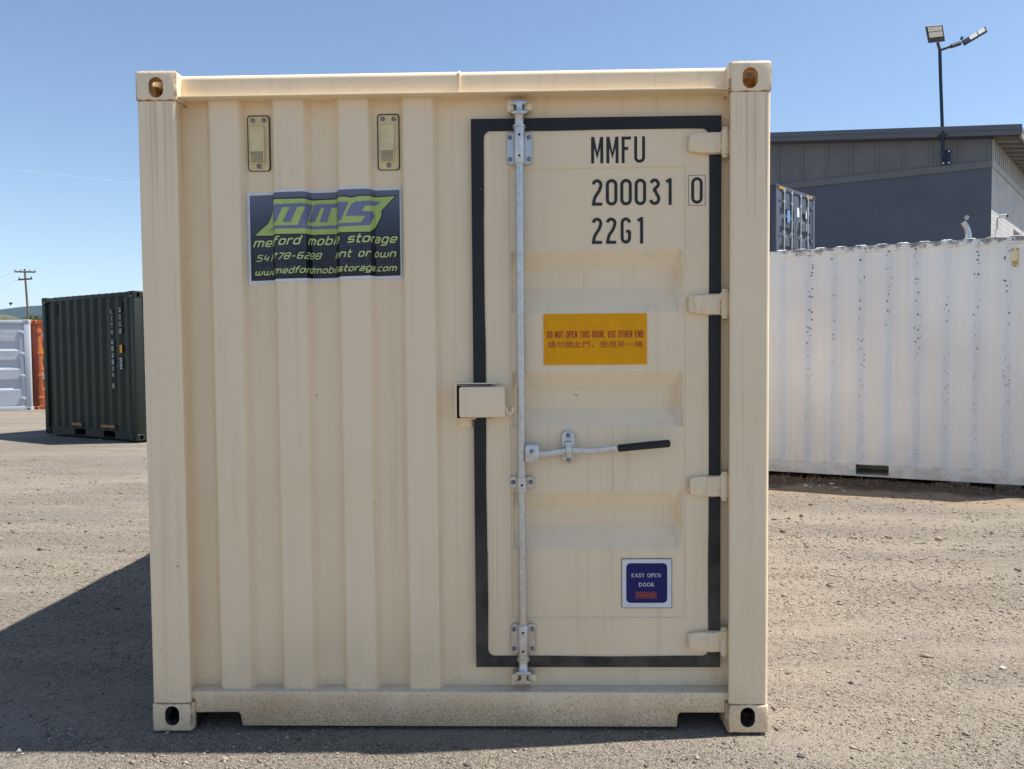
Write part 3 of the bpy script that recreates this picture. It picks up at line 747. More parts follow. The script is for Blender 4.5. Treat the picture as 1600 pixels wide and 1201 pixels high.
# ------------------------------------------------------------------ padlock box
sh = MB()
sh.box(1.2205, 1.2265, 0.030, GR, 1.238, 1.3755); sh.box(1.2265, 1.378, 0.034, GR, 1.3715, 1.3755); sh.box(1.2265, 1.30, 0.034, GR, 1.238, 1.242)
lb = sh.build('lock_box', BEIGE, box)
MB().prism(rrect(1.2375, 1.4165, 1.2455, 1.3655, 0.009, 4), 0.014, 0.072, 'y').build('lock_cover', BEIGE, lb, bevel=0.006, seg=3)
MB().box(1.2266, 1.362, 0.040, 0.080, 1.2422, 1.3713).build('lock_gap_shade', DARK, lb)  # dark plate painted as the shade in the gap behind the cover
MB().box(1.2290, 1.2810, 0.084, GR, 1.2015, 1.2375).build('lock_tab', BEIGE, lb, bevel=0.002)
hk = MB().tube([(1.412, 0.035, 1.290), (1.421, 0.035, 1.276), (1.4225, 0.035, 1.268), (1.427, 0.035, 1.2605), (1.434, 0.035, 1.2575), (1.442, 0.035, 1.261), (1.4465, 0.035, 1.270), (1.4475, 0.035, 1.284)], 0.0052, 8)
hk.build('lock_hook', BEIGE, lb)

# ------------------------------------------------------------------ vents
def vent(parent, x0, x1, z0, z1, yw, tilt=0.0):
    cx = (x0+x1)/2; w = x1-x0; hgt = z1-z0
    seal_ = MB().prism(rrect(x0-0.0015, x1+0.003, z0-0.002, z1+0.004, 0.013, 4), yw-0.004, yw-0.0005, 'y').build('vent', SEAL, parent)
    MB().prism(rrect(x0+0.004, x1-0.002, z0, z1-0.002, 0.011, 4), yw-0.009, yw-0.0042, 'y').build('vent_plate', VENT, seal_, bevel=0.002, seg=2)
    hd = MB(); a, b_ = x0+w*0.16, x1-w*0.2
    hd.prism([(yw-0.0092, z1-hgt*0.17), (yw-0.020, z1-hgt*0.20), (yw-0.022, z0+hgt*0.15), (yw-0.0092, z0+hgt*0.11)], a, b_, 'x')
    hd.build('vent_hood', VENT, seal_, bevel=0.003, seg=2)
    ho = MB(); 
    for i in range(9):
        for j in range(7):
            x = a+0.006+(b_-a-0.012)*i/8; z = z0+hgt*0.155+hgt*0.17*j/6
            ho.box(x-0.0014, x+0.0014, yw-0.0232, yw-0.0205, z-0.0016, z+0.0016)
    tag(ho.build('vent_holes', SEAL, seal_, smooth=0), kind='stuff')  # solid dark specks painted as the shade of the perforations
    for x, z in ((x0+w*0.26, z1-hgt*0.082), (x1-w*0.22, z1-hgt*0.082), (cx+w*0.02, z0+hgt*0.07)): bolt1(x, yw-0.009, z, 0.0085, seal_, 'vent_bolt')
    return seal_
vent(box, 0.402, 0.489, 2.223, 2.437, GR); vent(box, 0.919, 1.004, 2.221, 2.435, GR)

# ------------------------------------------------------------------ lettering on the door
LY = DY+0.0012
def put(font, chx, x, z, hgt, t, y, mb, fx=1.0):
    ss, w = glyph_run(font, chx, t)
    for k, (v, f) in enumerate(ss):
        mb.add([(x+a*hgt*fx, y-0.00016*k, z+b_*hgt) for a, b_ in v], f)
def cx_(c): return 1.76+((880+c/5.719)-924)*0.0025
for t_, z, hgt, xs_ in (('MMFU', 2.2305, 0.1025, (250, 386, 522, 634)), ('200031', 2.0665, 0.1035, (256, 381, 510, 638, 770, 920)), ('22G1', 1.9175, 0.103, (254, 381, 511, 665))):
    for ch_, c in zip(t_, xs_):
        cd = MB(); put(COND, ch_, cx_(c), z, hgt, 0.115, LY if z < 2.2 else DY-0.0006, cd); cd.build('letter', INK, leaf, smooth=0)
cd = MB(); put(COND, '0', cx_(1141), 2.0690, 0.1035, 0.115, DY-0.0006, cd); cd.build('letter', INK, leaf, smooth=0)
cd = MB(); v, f = stroke([(2.1385, 2.0635), (2.2035, 2.0635), (2.2035, 2.1795), (2.1385, 2.1795)], 0.0017, True)
cd.add([(a.x, DY-0.0008, a.y) for a in v], f)
cd.build('check_digit_box', INK, leaf, smooth=0)

# amber notice and blue notice, thin sheets
ys = MB().box(1.5695, 1.9760, DY-0.0006, DY+0.0026, 1.4435, 1.6445).build('sticker', YELLOW, leaf, smooth=0)
ys['label'] = 'amber notice with red warning text'
wt = MB(); ss_, w_ = glyph_run(COND, 'DO NOT OPEN THIS DOOR, USE OTHER END', 0.15, 0.14)
for k_, (v, f) in enumerate(ss_): wt.add([(1.583+a/w_*0.379, DY-0.0012-0.00012*(k_ % 4), 1.5500+b_*0.0270) for a, b_ in v], f)
v, f, w_, h_2 = text_mesh('請勿開此門，使用另一端')
wt.add([(1.585+a/w_*0.374, DY-0.0012, 1.5095+b_/h_2*0.0275) for a, b_ in v], f)
tag(wt.build('sticker_lettering', RED_PRINT, leaf, smooth=0), kind='stuff')
bs = MB().box(1.8745, 2.0745, DY-0.0006, DY+0.0026, 0.4735, 0.6725).build('sticker', INK, leaf, smooth=0)
bs['label'] = 'white notice with a rounded navy panel reading EASY OPEN DOOR'
MB().box(1.8765, 2.0725, DY-0.0012, DY-0.0004, 0.4755, 0.6705).build('sticker_sheet', WHITE_PRINT, leaf, smooth=0)
MB().prism(rrect(1.8925, 2.0555, 0.4945, 0.6545, 0.017, 5), DY-0.0018, DY-0.001, 'y').build('sticker_panel', NAVY, leaf, smooth=0)
# a plain serif face, drawn with strokes
S = 0.09
def sf(x, y, w=0.2): return ([(x-w/2, y), (x+w/2, y)], 0, 0.06)
SER = {
 'E': (0.72, [([(0.16, 0), (0.16, 1)], 0, .16), ([(0.0, .97), (.64, .97), (.64, .74)], 0, .06), ([(0, .03), (.68, .03), (.68, .28)], 0, .06), ([(.16, .52), (.48, .52)], 0, .06), ([(.48, .38), (.48, .66)], 0, .05)]),
 'A': (0.84, [([(0.1, 0), (0.4, 1)], 0, .07), ([(0.37, 1), (0.70, 0)], 0, .17), ([(.2, .33), (.6, .33)], 0, .06), sf(.1, .03, .24), sf(.72, .03, .3)]),
 'S': (0.6, [(arc(.29, .75, .19, .21, 40, 250, 8)+arc(.29, .27, .21, .23, 80, -140, 9), 0, .14), ([(.5, .98), (.5, .72)], 0, .05), ([(.06, .02), (.06, .3)], 0, .05)]),
 'Y': (0.8, [([(.1, 1), (.4, .48)], 0, .16), ([(.7, 1), (.41, .46)], 0, .07), ([(.4, .5), (.4, 0)], 0, .16), sf(.1, .97, .28), sf(.68, .97, .24), sf(.4, .03, .34)]),
 'O': (0.86, [(arc(.42, .5, .34, .46, 0, 342, 19), 1, .13)]),
 'P': (0.68, [([(.16, 0), (.16, 1)], 0, .16), ([(.04, .97), (.36, .97)]+arc(.36, .74, .22, .23, 80, -80, 8)+[(.2, .5)], 0, .11), sf(.16, .03, .34)]),
 'N': (0.9, [([(.14, 0), (.14, 1)], 0, .07), ([(.1, 1), (.74, .02)], 0, .16), ([(.74, 0), (.74, 1)], 0, .07), sf(.14, .03, .26), sf(.74, .97, .26), sf(.08, .97, .2)]),
 'D': (0.86, [([(.16, 0), (.16, 1)], 0, .16), ([(.02, .97), (.4, .97)]+arc(.4, .5, .34, .45, 85, -85, 10)+[(.02, .03)], 0, .11)]),
 'R': (0.84, [([(.16, 0), (.16, 1)], 0, .16), ([(.04, .97), (.36, .97)]+arc(.36, .75, .21, .22, 80, -80, 8)+[(.2, .52)], 0, .11), ([(.36, .52), (.70, .02)], 0, .15), sf(.16, .03, .32), sf(.74, .03, .18)]),
 'T': (0.76, [([(.37, 0), (.37, 1)], 0, .16), ([(.04, .74), (.06, .97), (.68, .97), (.70, .74)], 0, .06), sf(.37, .03, .34)]),
 ' ': (0.4, []),
}
def serif_text(mb, text, x0, x1, z0, hgt, y):
    tot = sum(SER[c][0]+.1 for c in text)-.1; k = (x1-x0)/tot; x = 0; i = 0
    for c in text:
        for pts, cl, t in SER[c][1]:
            v, f = stroke([(px+x, py) for px, py in pts], t, cl); i += 1
            mb.add([(x0+a.x*k, y-0.00012*(i % 6), z0+a.y*hgt) for a in v], f)
        x += SER[c][0]+.1
wl = MB(); serif_text(wl, 'EASY OPEN', 1.9130, 2.0315, 0.5985, 0.0150, DY-0.0024); tag(wl.build('sticker_lettering', WHITE_PRINT, leaf, smooth=0), kind='stuff')
wl = MB(); serif_text(wl, 'DOOR', 1.9420, 2.0045, 0.5610, 0.0150, DY-0.0024); tag(wl.build('sticker_lettering', WHITE_PRINT, leaf, smooth=0), kind='stuff')
MB().box(1.9300, 2.0125, DY-0.0023, DY-0.0019, 0.5130, 0.5390).build('sticker_badge', simple('dark_red_print', (0.10, 0.02, 0.06), 0.4), leaf, smooth=0)
rl = MB(); serif_text(rl, 'PATENTED', 1.9370, 2.0050, 0.5195, 0.0125, DY-0.0028)
v, f = stroke([(1.9308, 0.5138), (2.0118, 0.5138), (2.0118, 0.5382), (1.9308, 0.5382)], 0.0013, True); rl.add([(a.x, DY-0.0026, a.y) for a in v], f)
tag(rl.build('sticker_lettering', ORANGE_PRINT, leaf, smooth=0), kind='stuff')

# ------------------------------------------------------------------ company sticker, pressed into the ribs
off = 0.0016
AP = [(p.x, p.y) for p in PROF]; US = [0.0]
for i in range(1, len(AP)): US.append(US[-1]+math.hypot(AP[i][0]-AP[i-1][0], AP[i][1]-AP[i-1][1]))
AX = np.array([p[0] for p in AP]); AY = np.array([p[1] for p in AP]); AU = np.array(US)
SU0 = float(np.interp(0.401, AX, AU)); SU1 = float(np.interp(1.014, AX, AU)); SW = SU1-SU0
SZ0, SH = 1.7790, 0.3600
CUTS = [u-SU0 for u in US if SU0-0.03 < u < SU1+0.01]
def wrap(u, v, lift):
    x = float(np.interp(u+SU0, AU, AX)); y = float(np.interp(u+SU0, AU, AY))
    e = 0.002
    tx = float(np.interp(u+SU0+e, AU, AX)-np.interp(u+SU0-e, AU, AX)); ty = float(np.interp(u+SU0+e, AU, AY)-np.interp(u+SU0-e, AU, AY))
    q_ = math.hypot(tx, ty); nx2, ny2 = ty/q_, -tx/q_
    return (x+nx2*lift, y+ny2*lift, SZ0+v+0.0165*u/SW-0.004)
def wrapped(name, polys, lift, mat, parent, step=0.0):
    """2D pieces (u, v) cut along the bends and laid on the ribbed wall"""
    bm = bmesh.new(); k = 0
    for v, f in polys:
        vv = [bm.verts.new((a, 0, b_)) for a, b_ in v]
        for q_ in f:
            try: fc = bm.faces.new([vv[i] for i in q_]); fc.material_index = 0
            except ValueError: pass
        for w_ in vv: w_.co.y = -(lift+step*(k % 7))
        k += 1
    bm.normal_update()
    if any(len(f.verts) > 4 for f in bm.faces): bmesh.ops.triangulate(bm, faces=[f for f in bm.faces if len(f.verts) > 4])
    for c in CUTS:
        bmesh.ops.bisect_plane(bm, geom=bm.verts[:]+bm.edges[:]+bm.faces[:], plane_co=(c, 0, 0), plane_no=(1, 0, 0), dist=1e-6)
    me = bpy.data.meshes.new(name); uv = bm.loops.layers.uv.new('UVMap')
    for fc in bm.faces:
        for lp in fc.loops: lp[uv].uv = (lp.vert.co.x/SW, lp.vert.co.z/SH)
    for w_ in bm.verts: w_.co = wrap(w_.co.x, w_.co.z, -w_.co.y)
    bmesh.ops.recalc_face_normals(bm, faces=bm.faces)
    for fc in bm.faces:
        if fc.normal.y > 0: fc.normal_flip()
    bm.to_mesh(me); bm.free()
    return link(name, me, mat, parent, 60)
def rect(u0, u1, v0, v1): return ([(u0, v0), (u1, v0), (u1, v1), (u0, v1)], [(0, 1, 2, 3)])
stk = wrapped('sticker', [rect(-0.017*SW, SW, 0, 1.005*SH)], off, WHITE_PRINT, box)
stk['label'] = 'company sticker with green MMS logo pressed into the ribs'
k = NT('sticker_print'); uvn = k.n('UVMap'); sx = k.n('SeparateXYZ'); k.l(uvn.outputs[0], sx.inputs[0])
cr = k.n('ValToRGB'); k.l(sx.outputs[1], cr.inputs[0]); e = cr.color_ramp.elements
e[0].position = 0.03; e[0].color = (0.005, 0.005, 0.008, 1); e[1].position = 0.97; e[1].color = (0.13, 0.14, 0.215, 1)
for p_, c_ in ((0.3, (0.010, 0.011, 0.019)), (0.5, (0.026, 0.034, 0.056)), (0.72, (0.058, 0.072, 0.118))):
    qq = e.new(p_); qq.color = (*c_, 1)
PRINT = k.fin(cr.outputs[0], 0.32, k.bump(k.noise(30, 2), 0.05, 0.004), 0, 0.5)
wrapped('sticker_panel', [rect(0.003*SW, 0.975*SW, 0.036*SH, 0.976*SH)], off+0.0004, PRINT, stk)
# printed art is measured in thousandths of the sticker
def UV(l): return [(a*SW, b_*SH) for a, b_ in l]
def poly(l): return (UV(l), [tuple(range(len(l)))])

ART = {
'outline': [(0.016, 0.521), (0.103, 0.669), (0.124, 0.76), (0.150, 0.915), (0.348, 0.913), (0.43, 0.909), (0.598, 0.913), (0.657, 0.911), (0.69, 0.896), (0.722, 0.912), (0.801, 0.911), (0.961, 0.918), (0.877, 0.747), (0.88, 0.71), (0.871, 0.656), (0.843, 0.559), (0.786, 0.5), (0.577, 0.504), (0.35, 0.504), (0.185, 0.510)],
'green': [(0.029, 0.535), (0.107, 0.665), (0.130, 0.76), (0.158, 0.902), (0.348, 0.897), (0.43, 0.893), (0.597, 0.899), (0.657, 0.896), (0.689, 0.882), (0.722, 0.898), (0.801, 0.898), (0.948, 0.906), (0.87, 0.75), (0.873, 0.711), (0.863, 0.66), (0.833, 0.566), (0.781, 0.512), (0.578, 0.518), (0.35, 0.519), (0.186, 0.525)],
'm1top': [(0.150, 0.845), (0.39, 0.85), (0.425, 0.839), (0.412, 0.81), (0.145, 0.811)], 'm1l': [(0.178, 0.83), (0.241, 0.82), (0.203, 0.654), (0.150, 0.64)],
'm1m': [(0.28, 0.812), (0.321, 0.81), (0.284, 0.647), (0.239, 0.651)], 'm1r': [(0.362, 0.812), (0.424, 0.834), (0.368, 0.615), (0.322, 0.613)],
'm2top': [(0.436, 0.853), (0.594, 0.847), (0.671, 0.841), (0.662, 0.809), (0.603, 0.806), (0.432, 0.812)], 'm2l': [(0.432, 0.838), (0.474, 0.828), (0.434, 0.656), (0.383, 0.646)],
'm2m': [(0.49, 0.822), (0.531, 0.824), (0.501, 0.652), (0.46, 0.654)], 'm2r': [(0.610, 0.824), (0.67, 0.829), (0.662, 0.799), (0.628, 0.644), (0.560, 0.634)],
's': [(0.707, 0.840), (0.871, 0.858), (0.848, 0.811), (0.76, 0.790), (0.741, 0.733), (0.804, 0.734), (0.828, 0.697), (0.779, 0.58), (0.625, 0.578), (0.637, 0.614), (0.736, 0.615), (0.75, 0.658), (0.765, 0.681), (0.652, 0.691), (0.683, 0.807)],
'bar': [(0.106, 0.586), (0.160, 0.618), (0.351, 0.611), (0.583, 0.615), (0.634, 0.613), (0.625, 0.577), (0.351, 0.577), (0.193, 0.582)],
}
faint = []
for ua, ub in ((0.03, 0.30), (0.62, 0.93)):
    for i in range(22):
        u = ua+(ub-ua)*i/21; t0 = 0.13+0.05*abs(i/21-0.6); t1 = 0.42-0.09*abs(i/21-0.45)
        if i % 5 != 3: faint.append((UV([(u, t0), (u+0.0016, t0), (u+0.0016, t1), (u, t1)]), [(0, 1, 2, 3)]))
    for t0 in (0.15, 0.40):
        v_, f_ = stroke(UV([(ua, t0+0.03*(1 if t0 < .3 else -1)), (ua+0.6*(ub-ua), t0), (ub, t0+0.02*(1 if t0 < .3 else -1))]), 0.0011)
        faint.append(([(a.x, a.y) for a in v_], f_))
tag(wrapped('sticker_line_art', faint, off+0.0007, FAINT, stk), kind='stuff')
wrapped('logo_outline', [poly(ART['outline'])], off+0.0008, INK, stk)
wrapped('logo_shape', [poly(ART['green'])], off+0.0012, LIME, stk)
wrapped('logo_letters', [poly(ART[k_]) for k_ in ('m1top', 'm1l', 'm1m', 'm1r', 'm2top', 'm2l', 'm2m', 'm2r', 's', 'bar')], off+0.0016, SLATE, stk, 0.0001)
def tech_line(text, u0, u1, v0, v1, hgt, t=0.15):
    ss, w = glyph_run(TECH, text, t, 0.14, 0.34); kx = (u1-u0)*SW/(w+0.2); out_ = []
    for v_, f_ in ss:
        out_.append(([(u0*SW+a*kx, (v0+(v1-v0)*a/w)*SH+b_*hgt*SH) for a, b_ in v_], f_))
    return out_
LINES = (('medford mobile storage', 0.018, 0.962, 0.408, 0.398, 0.094, 0.17), ('541-778-6288', 0.032, 0.470, 0.248, 0.247, 0.070, 0.155),
         ('rent or own', 0.545, 0.955, 0.245, 0.242, 0.082, 0.16), ('www.medfordmobilestorage.com', 0.024, 0.957, 0.096, 0.089, 0.070, 0.165))
shadow = []; lets = []
for (tx_, a_, b_, c_, d_, hh, th) in LINES:
    shadow += tech_line(tx_, a_, b_, c_, d_, hh, th+0.2); lets += tech_line(tx_, a_, b_, c_, d_, hh, th)
tag(wrapped('sticker_lettering_edge', shadow, off+0.0009, INK, stk, 0.00007), kind='stuff')
tag(wrapped('sticker_lettering', lets, off+0.0019, PALE_LIME, stk, 0.00008), kind='stuff')

# ================================================================== OTHER CONTAINERS
def worn_paint(name, base, dark=0.6, rough=0.5, spots=False, streak_c=(0.10, 0.09, 0.07), streak_amt=0.25):
    k = NT(name)
    big = k.noise(0.9, 4)
    c = k.mix(k.ramp(big, 0.3, 0.7), base, tuple(x*0.88 for x in base))
    st = k.noise(1.0, 5, 0.6, k.scaled((14, 14, 0.45)))
    c = k.mix(k.math('MULTIPLY', k.ramp(st, 0.5, 0.78), streak_amt), c, streak_c)
    z = k.xyz()[2]
    if spots:
        # lichen spots gathered in runs below the roof drips
        pp = k.xyz(); al = k.math('ADD', k.math('MULTIPLY', k.math('SUBTRACT', pp[0], WR0.x), WDIR.x), k.math('MULTIPLY', k.math('SUBTRACT', pp[1], WR0.y), WDIR.y))
        ph = k.math('FRACT', k.math('ADD', k.math('DIVIDE', k.math('SUBTRACT', al, 0.68), 0.273), 40.5))
        ph = k.math('ABSOLUTE', k.math('SUBTRACT', ph, 0.5))
        col = k.ramp(k.math('ADD', ph, k.math('MULTIPLY', k.math('SUBTRACT', k.noise(5, 3), 0.5), 0.35)), 0.05, 0.24, 1.0, 0.0)
        amp = k.noise(1.0, 1, 0.5, k.scaled((3.1, 3.1, 0.05)))
        col = k.math('MULTIPLY', col, k.ramp(amp, 0.40, 0.56, 0.06, 1.0))
        vz = k.voro(34); vs2 = k.voro(34, out='Color'); bwn = k.n('RGBToBW'); k.l(vs2, bwn.inputs[0])
        size = k.ramp(bwn.outputs[0], 0.48, 0.95, 0.0, 0.50)
        dot = k.ramp(k.math('SUBTRACT', size, vz), 0.0, 0.07)
        hi = k.ramp(z, 0.6, 2.4, 0.25, 1.0)
        dot = k.math('MULTIPLY', dot, k.math('MULTIPLY', k.ramp(col, 0.35, 0.7), hi))
        wash = k.math('MULTIPLY', k.math('MULTIPLY', col, k.ramp(k.noise(9, 5, 0.7), 0.35, 0.7)), 0.06)
        c = k.mix(wash, c, (0.22, 0.21, 0.17))
        fine = k.math('MULTIPLY', k.ramp(k.noise(60, 2), 0.68, 0.74), k.math('MULTIPLY', col, 0.6))
        c = k.mix(fine, c, (0.18, 0.17, 0.14))
        c = k.mix(k.math('MULTIPLY', dot, 0.85), c, (0.075, 0.055, 0.04))
        # black mould along the top rail and green-brown wash at the foot
        mo = k.math('ADD', k.noise(11, 7, 0.72), k.ramp(z, WZ+2.44, WZ+2.56, -0.22, 0.05))
        c = k.mix(k.math('MULTIPLY', k.ramp(mo, 0.46, 0.6), 0.75), c, (0.085, 0.08, 0.06))
        ft = k.math('ADD', k.noise(5, 6, 0.7), k.ramp(z, WZ+0.02, WZ+0.30, 0.12, -0.25))
        c = k.mix(k.math('MULTIPLY', k.ramp(ft, 0.48, 0.68), 0.4), c, (0.36, 0.33, 0.25))
    nm = k.bump(k.noise(2.0, 2), 0.15, 0.02)
    return k.fin(c, rough, nm, 0, 0.35)

def generic_container(name, label, Lc, mat, low, loc, rz, front='wall', pockets=(), group=None, Hc=2.591, rod=ZINC, post_mat=None, pitch=0.278, depth=0.036, rib=(0.072, 0.068), rods=((0.30, 0.74), (0.26, 0.70)), fil=0.012):
    """x across the front end (0..2.438), y along the length, z up; corner at the origin"""
    Wc = 2.438
    o = tag(empty(name, loc, rz), label, 'container', group)
    castings(o, Wc, Lc, Hc, mat)
    for sx_ in (0, 1):
        for sy in (0, 1):
            x0 = 0.004 if sx_ == 0 else Wc-0.154; y0 = 0.004 if sy == 0 else Lc-0.124
            MB().box(x0, x0+0.15, y0, y0+0.12, 0.118, Hc-0.118).build('corner_post', post_mat or mat, o, bevel=0.008)
    pr_ = corr_profile(0, Lc-0.26, pitch, rib[0], rib[1], depth, 0.02, fil)
    for s in (0, 1):
        sheet(pr_, 0.152, Hc-0.07, (lambda a, d, z: (0.008+d, a+0.13, z)) if s == 0 else (lambda a, d, z: (Wc-0.008-d, a+0.13, z))).build('side_wall', mat, o, smooth=60)
        x0 = 0.004 if s == 0 else Wc-0.064
        MB().box(x0, x0+0.06, 0.179, Lc-0.179, Hc-0.085, Hc-0.022).build('top_rail', mat, o, bevel=0.004)
        # bottom rail with fork pockets cut through it
        x0 = 0.022 if s == 0 else Wc-0.082
        rl_ = MB(); e_ = 0.179
        for (p0, p1) in pockets:
            rl_.box(x0, x0+0.06, e_, p0, 0.012, 0.16)
            rl_.box(x0, x0+0.06, p0, p1, 0.012, 0.026); rl_.box(x0, x0+0.06, p0, p1, 0.142, 0.16)
            e_ = p1
        rl_.box(x0, x0+0.06, e_, Lc-0.179, 0.012, 0.16)
        rl_.build('bottom_rail', low, o)
        for (p0, p1) in pockets:
            xa, xb = (x0+0.0005, x0+0.5) if s == 0 else (x0+0.0595, x0-0.44)
            pk = MB(); pk.add([(xa, p0-.001, .025), (xa, p1+.001, .025), (xa, p1+.001, .143), (xa, p0-.001, .143), (xb, p0-.001, .025), (xb, p1+.001, .025), (xb, p1+.001, .143), (xb, p0-.001, .143)],
                              [(4, 5, 6, 7), (0, 1, 5, 4), (2, 3, 7, 6), (1, 2, 6, 5), (3, 0, 4, 7)])
            pk.build('fork_pocket', low, o, smooth=0)
    rp_ = corr_profile(0, Lc-0.32, 0.209, 0.085, 0.030, 0.020, 0.03, 0.02); n_ = len(rp_); m_ = MB()
    # roof ribs are domed off at both ends
    cols = ((0.010, 0.35), (0.035, 0.9), (0.07, 1.0), (Wc-0.07, 1.0), (Wc-0.035, 0.9), (Wc-0.010, 0.35))
    m_.add([(xc, p[0]+0.16, Hc-0.021+(0.0195-p[1]*0.975)*kk) for xc, kk in cols for p in rp_], [(j*n_+i, j*n_+i+1, (j+1)*n_+i+1, (j+1)*n_+i) for j in range(5) for i in range(n_-1)])
    m_.build('roof', mat, o, smooth=60)
    MB().box(0.155, Wc-0.155, 0.03, Lc-0.03, 0.13, 0.155).build('floor', DARK, o)
    for sy in (0, 1):
        ya, yb = (0.006, 0.10) if sy == 0 else (Lc-0.10, Lc-0.006)
        MB().box(0.1622, Wc-0.1622, ya, yb, Hc-0.115, Hc-0.008).build('header_beam', mat, o, bevel=0.004)
        MB().box(0.1622, Wc-0.1622, ya, yb, 0.012, 0.15).build('bottom_sill', low, o, bevel=0.004)
    sheet(corr_profile(0, Wc-0.30, 0.25, 0.11, 0.02, 0.045, 0.1), 0.15, Hc-0.115, lambda a, d, z: (a+0.15, Lc-0.02-d, z)).build('end_wall', mat, o, smooth=60)
    if front != 'door':
        sheet(corr_profile(0, Wc-0.30, 0.25, 0.11, 0.02, 0.045, 0.1), 0.15, Hc-0.115, lambda a, d, z: (a+0.15, 0.02+d, z)).build('end_wall', mat, o, smooth=60)
        return o
    for s in (0, 1):
        xa, xb = (0.158, Wc/2-0.004) if s == 0 else (Wc/2+0.004, Wc-0.158)
        zsw = [(0.165, 0)]; zt = Hc-0.12
        for c_ in (0.235, 0.42, 0.605, 0.79) if Hc > 2.7 else (0.27, 0.51, 0.74):
            zc_ = 0.15+(Hc-0.27)*c_; zsw += [(zc_-0.17, 0), (zc_-0.06, 1), (zc_+0.06, 1), (zc_+0.115, 0)]
        zsw.append((zt, 0))
        d_ = MB(); ins = 0.10
        for (a_, b_, c_, e_) in ((xa, xa+ins, 0.152, zt), (xb-ins, xb, 0.152, zt)): d_.box(a_, b_, 0.022, 0.06, c_, e_)
        dl = d_.build('door', mat, o, bevel=0.004)
        xs2 = [(xa+ins, 0), (xa+ins+0.03, 1), (xb-ins-0.03, 1), (xb-ins, 0)]; p_ = MB()
        p_.add([(x_, 0.026+0.048*w_*t_, z_) for z_, t_ in zsw for x_, w_ in xs2], [(j*4+i, j*4+i+1, (j+1)*4+i+1, (j+1)*4+i) for j in range(len(zsw)-1) for i in range(3)])
        p_.build('pressed_panel', mat, dl, smooth=0)
        for fx in rods[s]:
            xr = xa+(xb-xa)*fx
            rb = MB().tube([(xr, 0.0, 0.06), (xr, 0.0, Hc-0.05)], 0.02, 10).build('locking_bar', rod, dl)
            for zg in (0.10, 0.45, 0.9, 1.7, Hc-0.40, Hc-0.12): MB().box(xr-0.055, xr+0.055, -0.012, 0.024, zg-0.03, zg+0.03).build('bar_guide', rod, dl, bevel=0.006)
        hb = MB().tube([(xa+(xb-xa)*rods[s][0], -0.014, 1.10), (xa+(xb-xa)*rods[s][0]+0.45, -0.018, 1.12)], 0.016, 8).build('handle_bar', rod, dl)
        hx = 0.150 if s == 0 else Wc-0.150
        for zg in (0.36, 0.98, 1.62, Hc-0.36):
            MB().box(min(hx, hx+(0.13 if s == 0 else -0.13)), max(hx, hx+(0.13 if s == 0 else -0.13)), 0.0, 0.0215, zg-0.045, zg+0.045).build('hinge_blade', mat, dl, bevel=0.008)
        sl = MB(); gx0 = xa-0.006 if s == 0 else xb-0.004
        sl.box(gx0, gx0+0.010, 0.018, 0.05, 0.152, zt); sl.build('rubber_seal', RUBBER, dl)
    return o
def place_by_side(p_left, p_right, Lc):
    """corner and rotation so that the side x=0 faces the lens from p_left to p_right"""
    d = Vector((p_right.x-p_left.x, p_right.y-p_left.y)).normalized()
    # local +y runs from p_right to p_left, local +x points away from the lens
    ly = -d; rz = math.atan2(-ly.x, ly.y)
    lx = Vector((math.cos(rz), math.sin(rz)))
    return d, rz

# ------------------------------------------------------------------ pale lichen-spotted container at the right
PALE = worn_paint('chalky_white_paint', (0.81, 0.82, 0.825), spots=True, rough=0.65, streak_amt=0.15, streak_c=(0.33, 0.32, 0.28))
d, rz = place_by_side(WR0, WR1, 6.058)
# the near side runs on to the right of the frame and back behind the beige container
start = Vector((WR1.x, WR1.y, WZ))+Vector((d.x, d.y, 0))*0.58
white = generic_container('shipping_container', 'chalky white container side with dark lichen spots, right of the beige container', 6.058, PALE, PALE, start, rz, pockets=((1.837, 2.173), (3.90, 4.236)), depth=0.030, fil=0.005)

def side_vent(root, yl, z0, z1, w=0.082):
    v_ = vent(root, -w/2, w/2, z0, z1, 0.0); v_.rotation_euler = (0, 0, -math.pi/2); v_.location = (0.044, yl, 0); return v_
side_vent(white, 3.08-2.390, 2.255, 2.462)
def block(px_, z0, z1, along, out_, wd, label):
    p = Vector((WR0.x, WR0.y, 0))+Vector((WDIR.x, WDIR.y, 0))*along+Vector((WNRM.x, WNRM.y, 0))*out_
    g = float(ground_h(np.array([p.x]), np.array([p.y]))[0])
    o = MB().box(-wd/2, wd/2, -0.02, 0.16, g-0.05, WZ+0.010).build('timber_block', simple('old_timber', (0.09, 0.075, 0.06), 0.9, 0, 0.3, 30, bump=0.5), None, bevel=0.008)
    o.location = (p.x, p.y, 0); o.rotation_euler = (0, 0, math.atan2(WDIR.y, WDIR.x)); return tag(o, label, 'timber block')
block(0, 0, 0, 1.93, 0.05, 0.17, 'dark timber block under the white container, nearer its fork pocket')
block(0, 0, 0, 2.36, 0.06, 0.22, 'dark timber block under the white container, farther right by the frame edge')

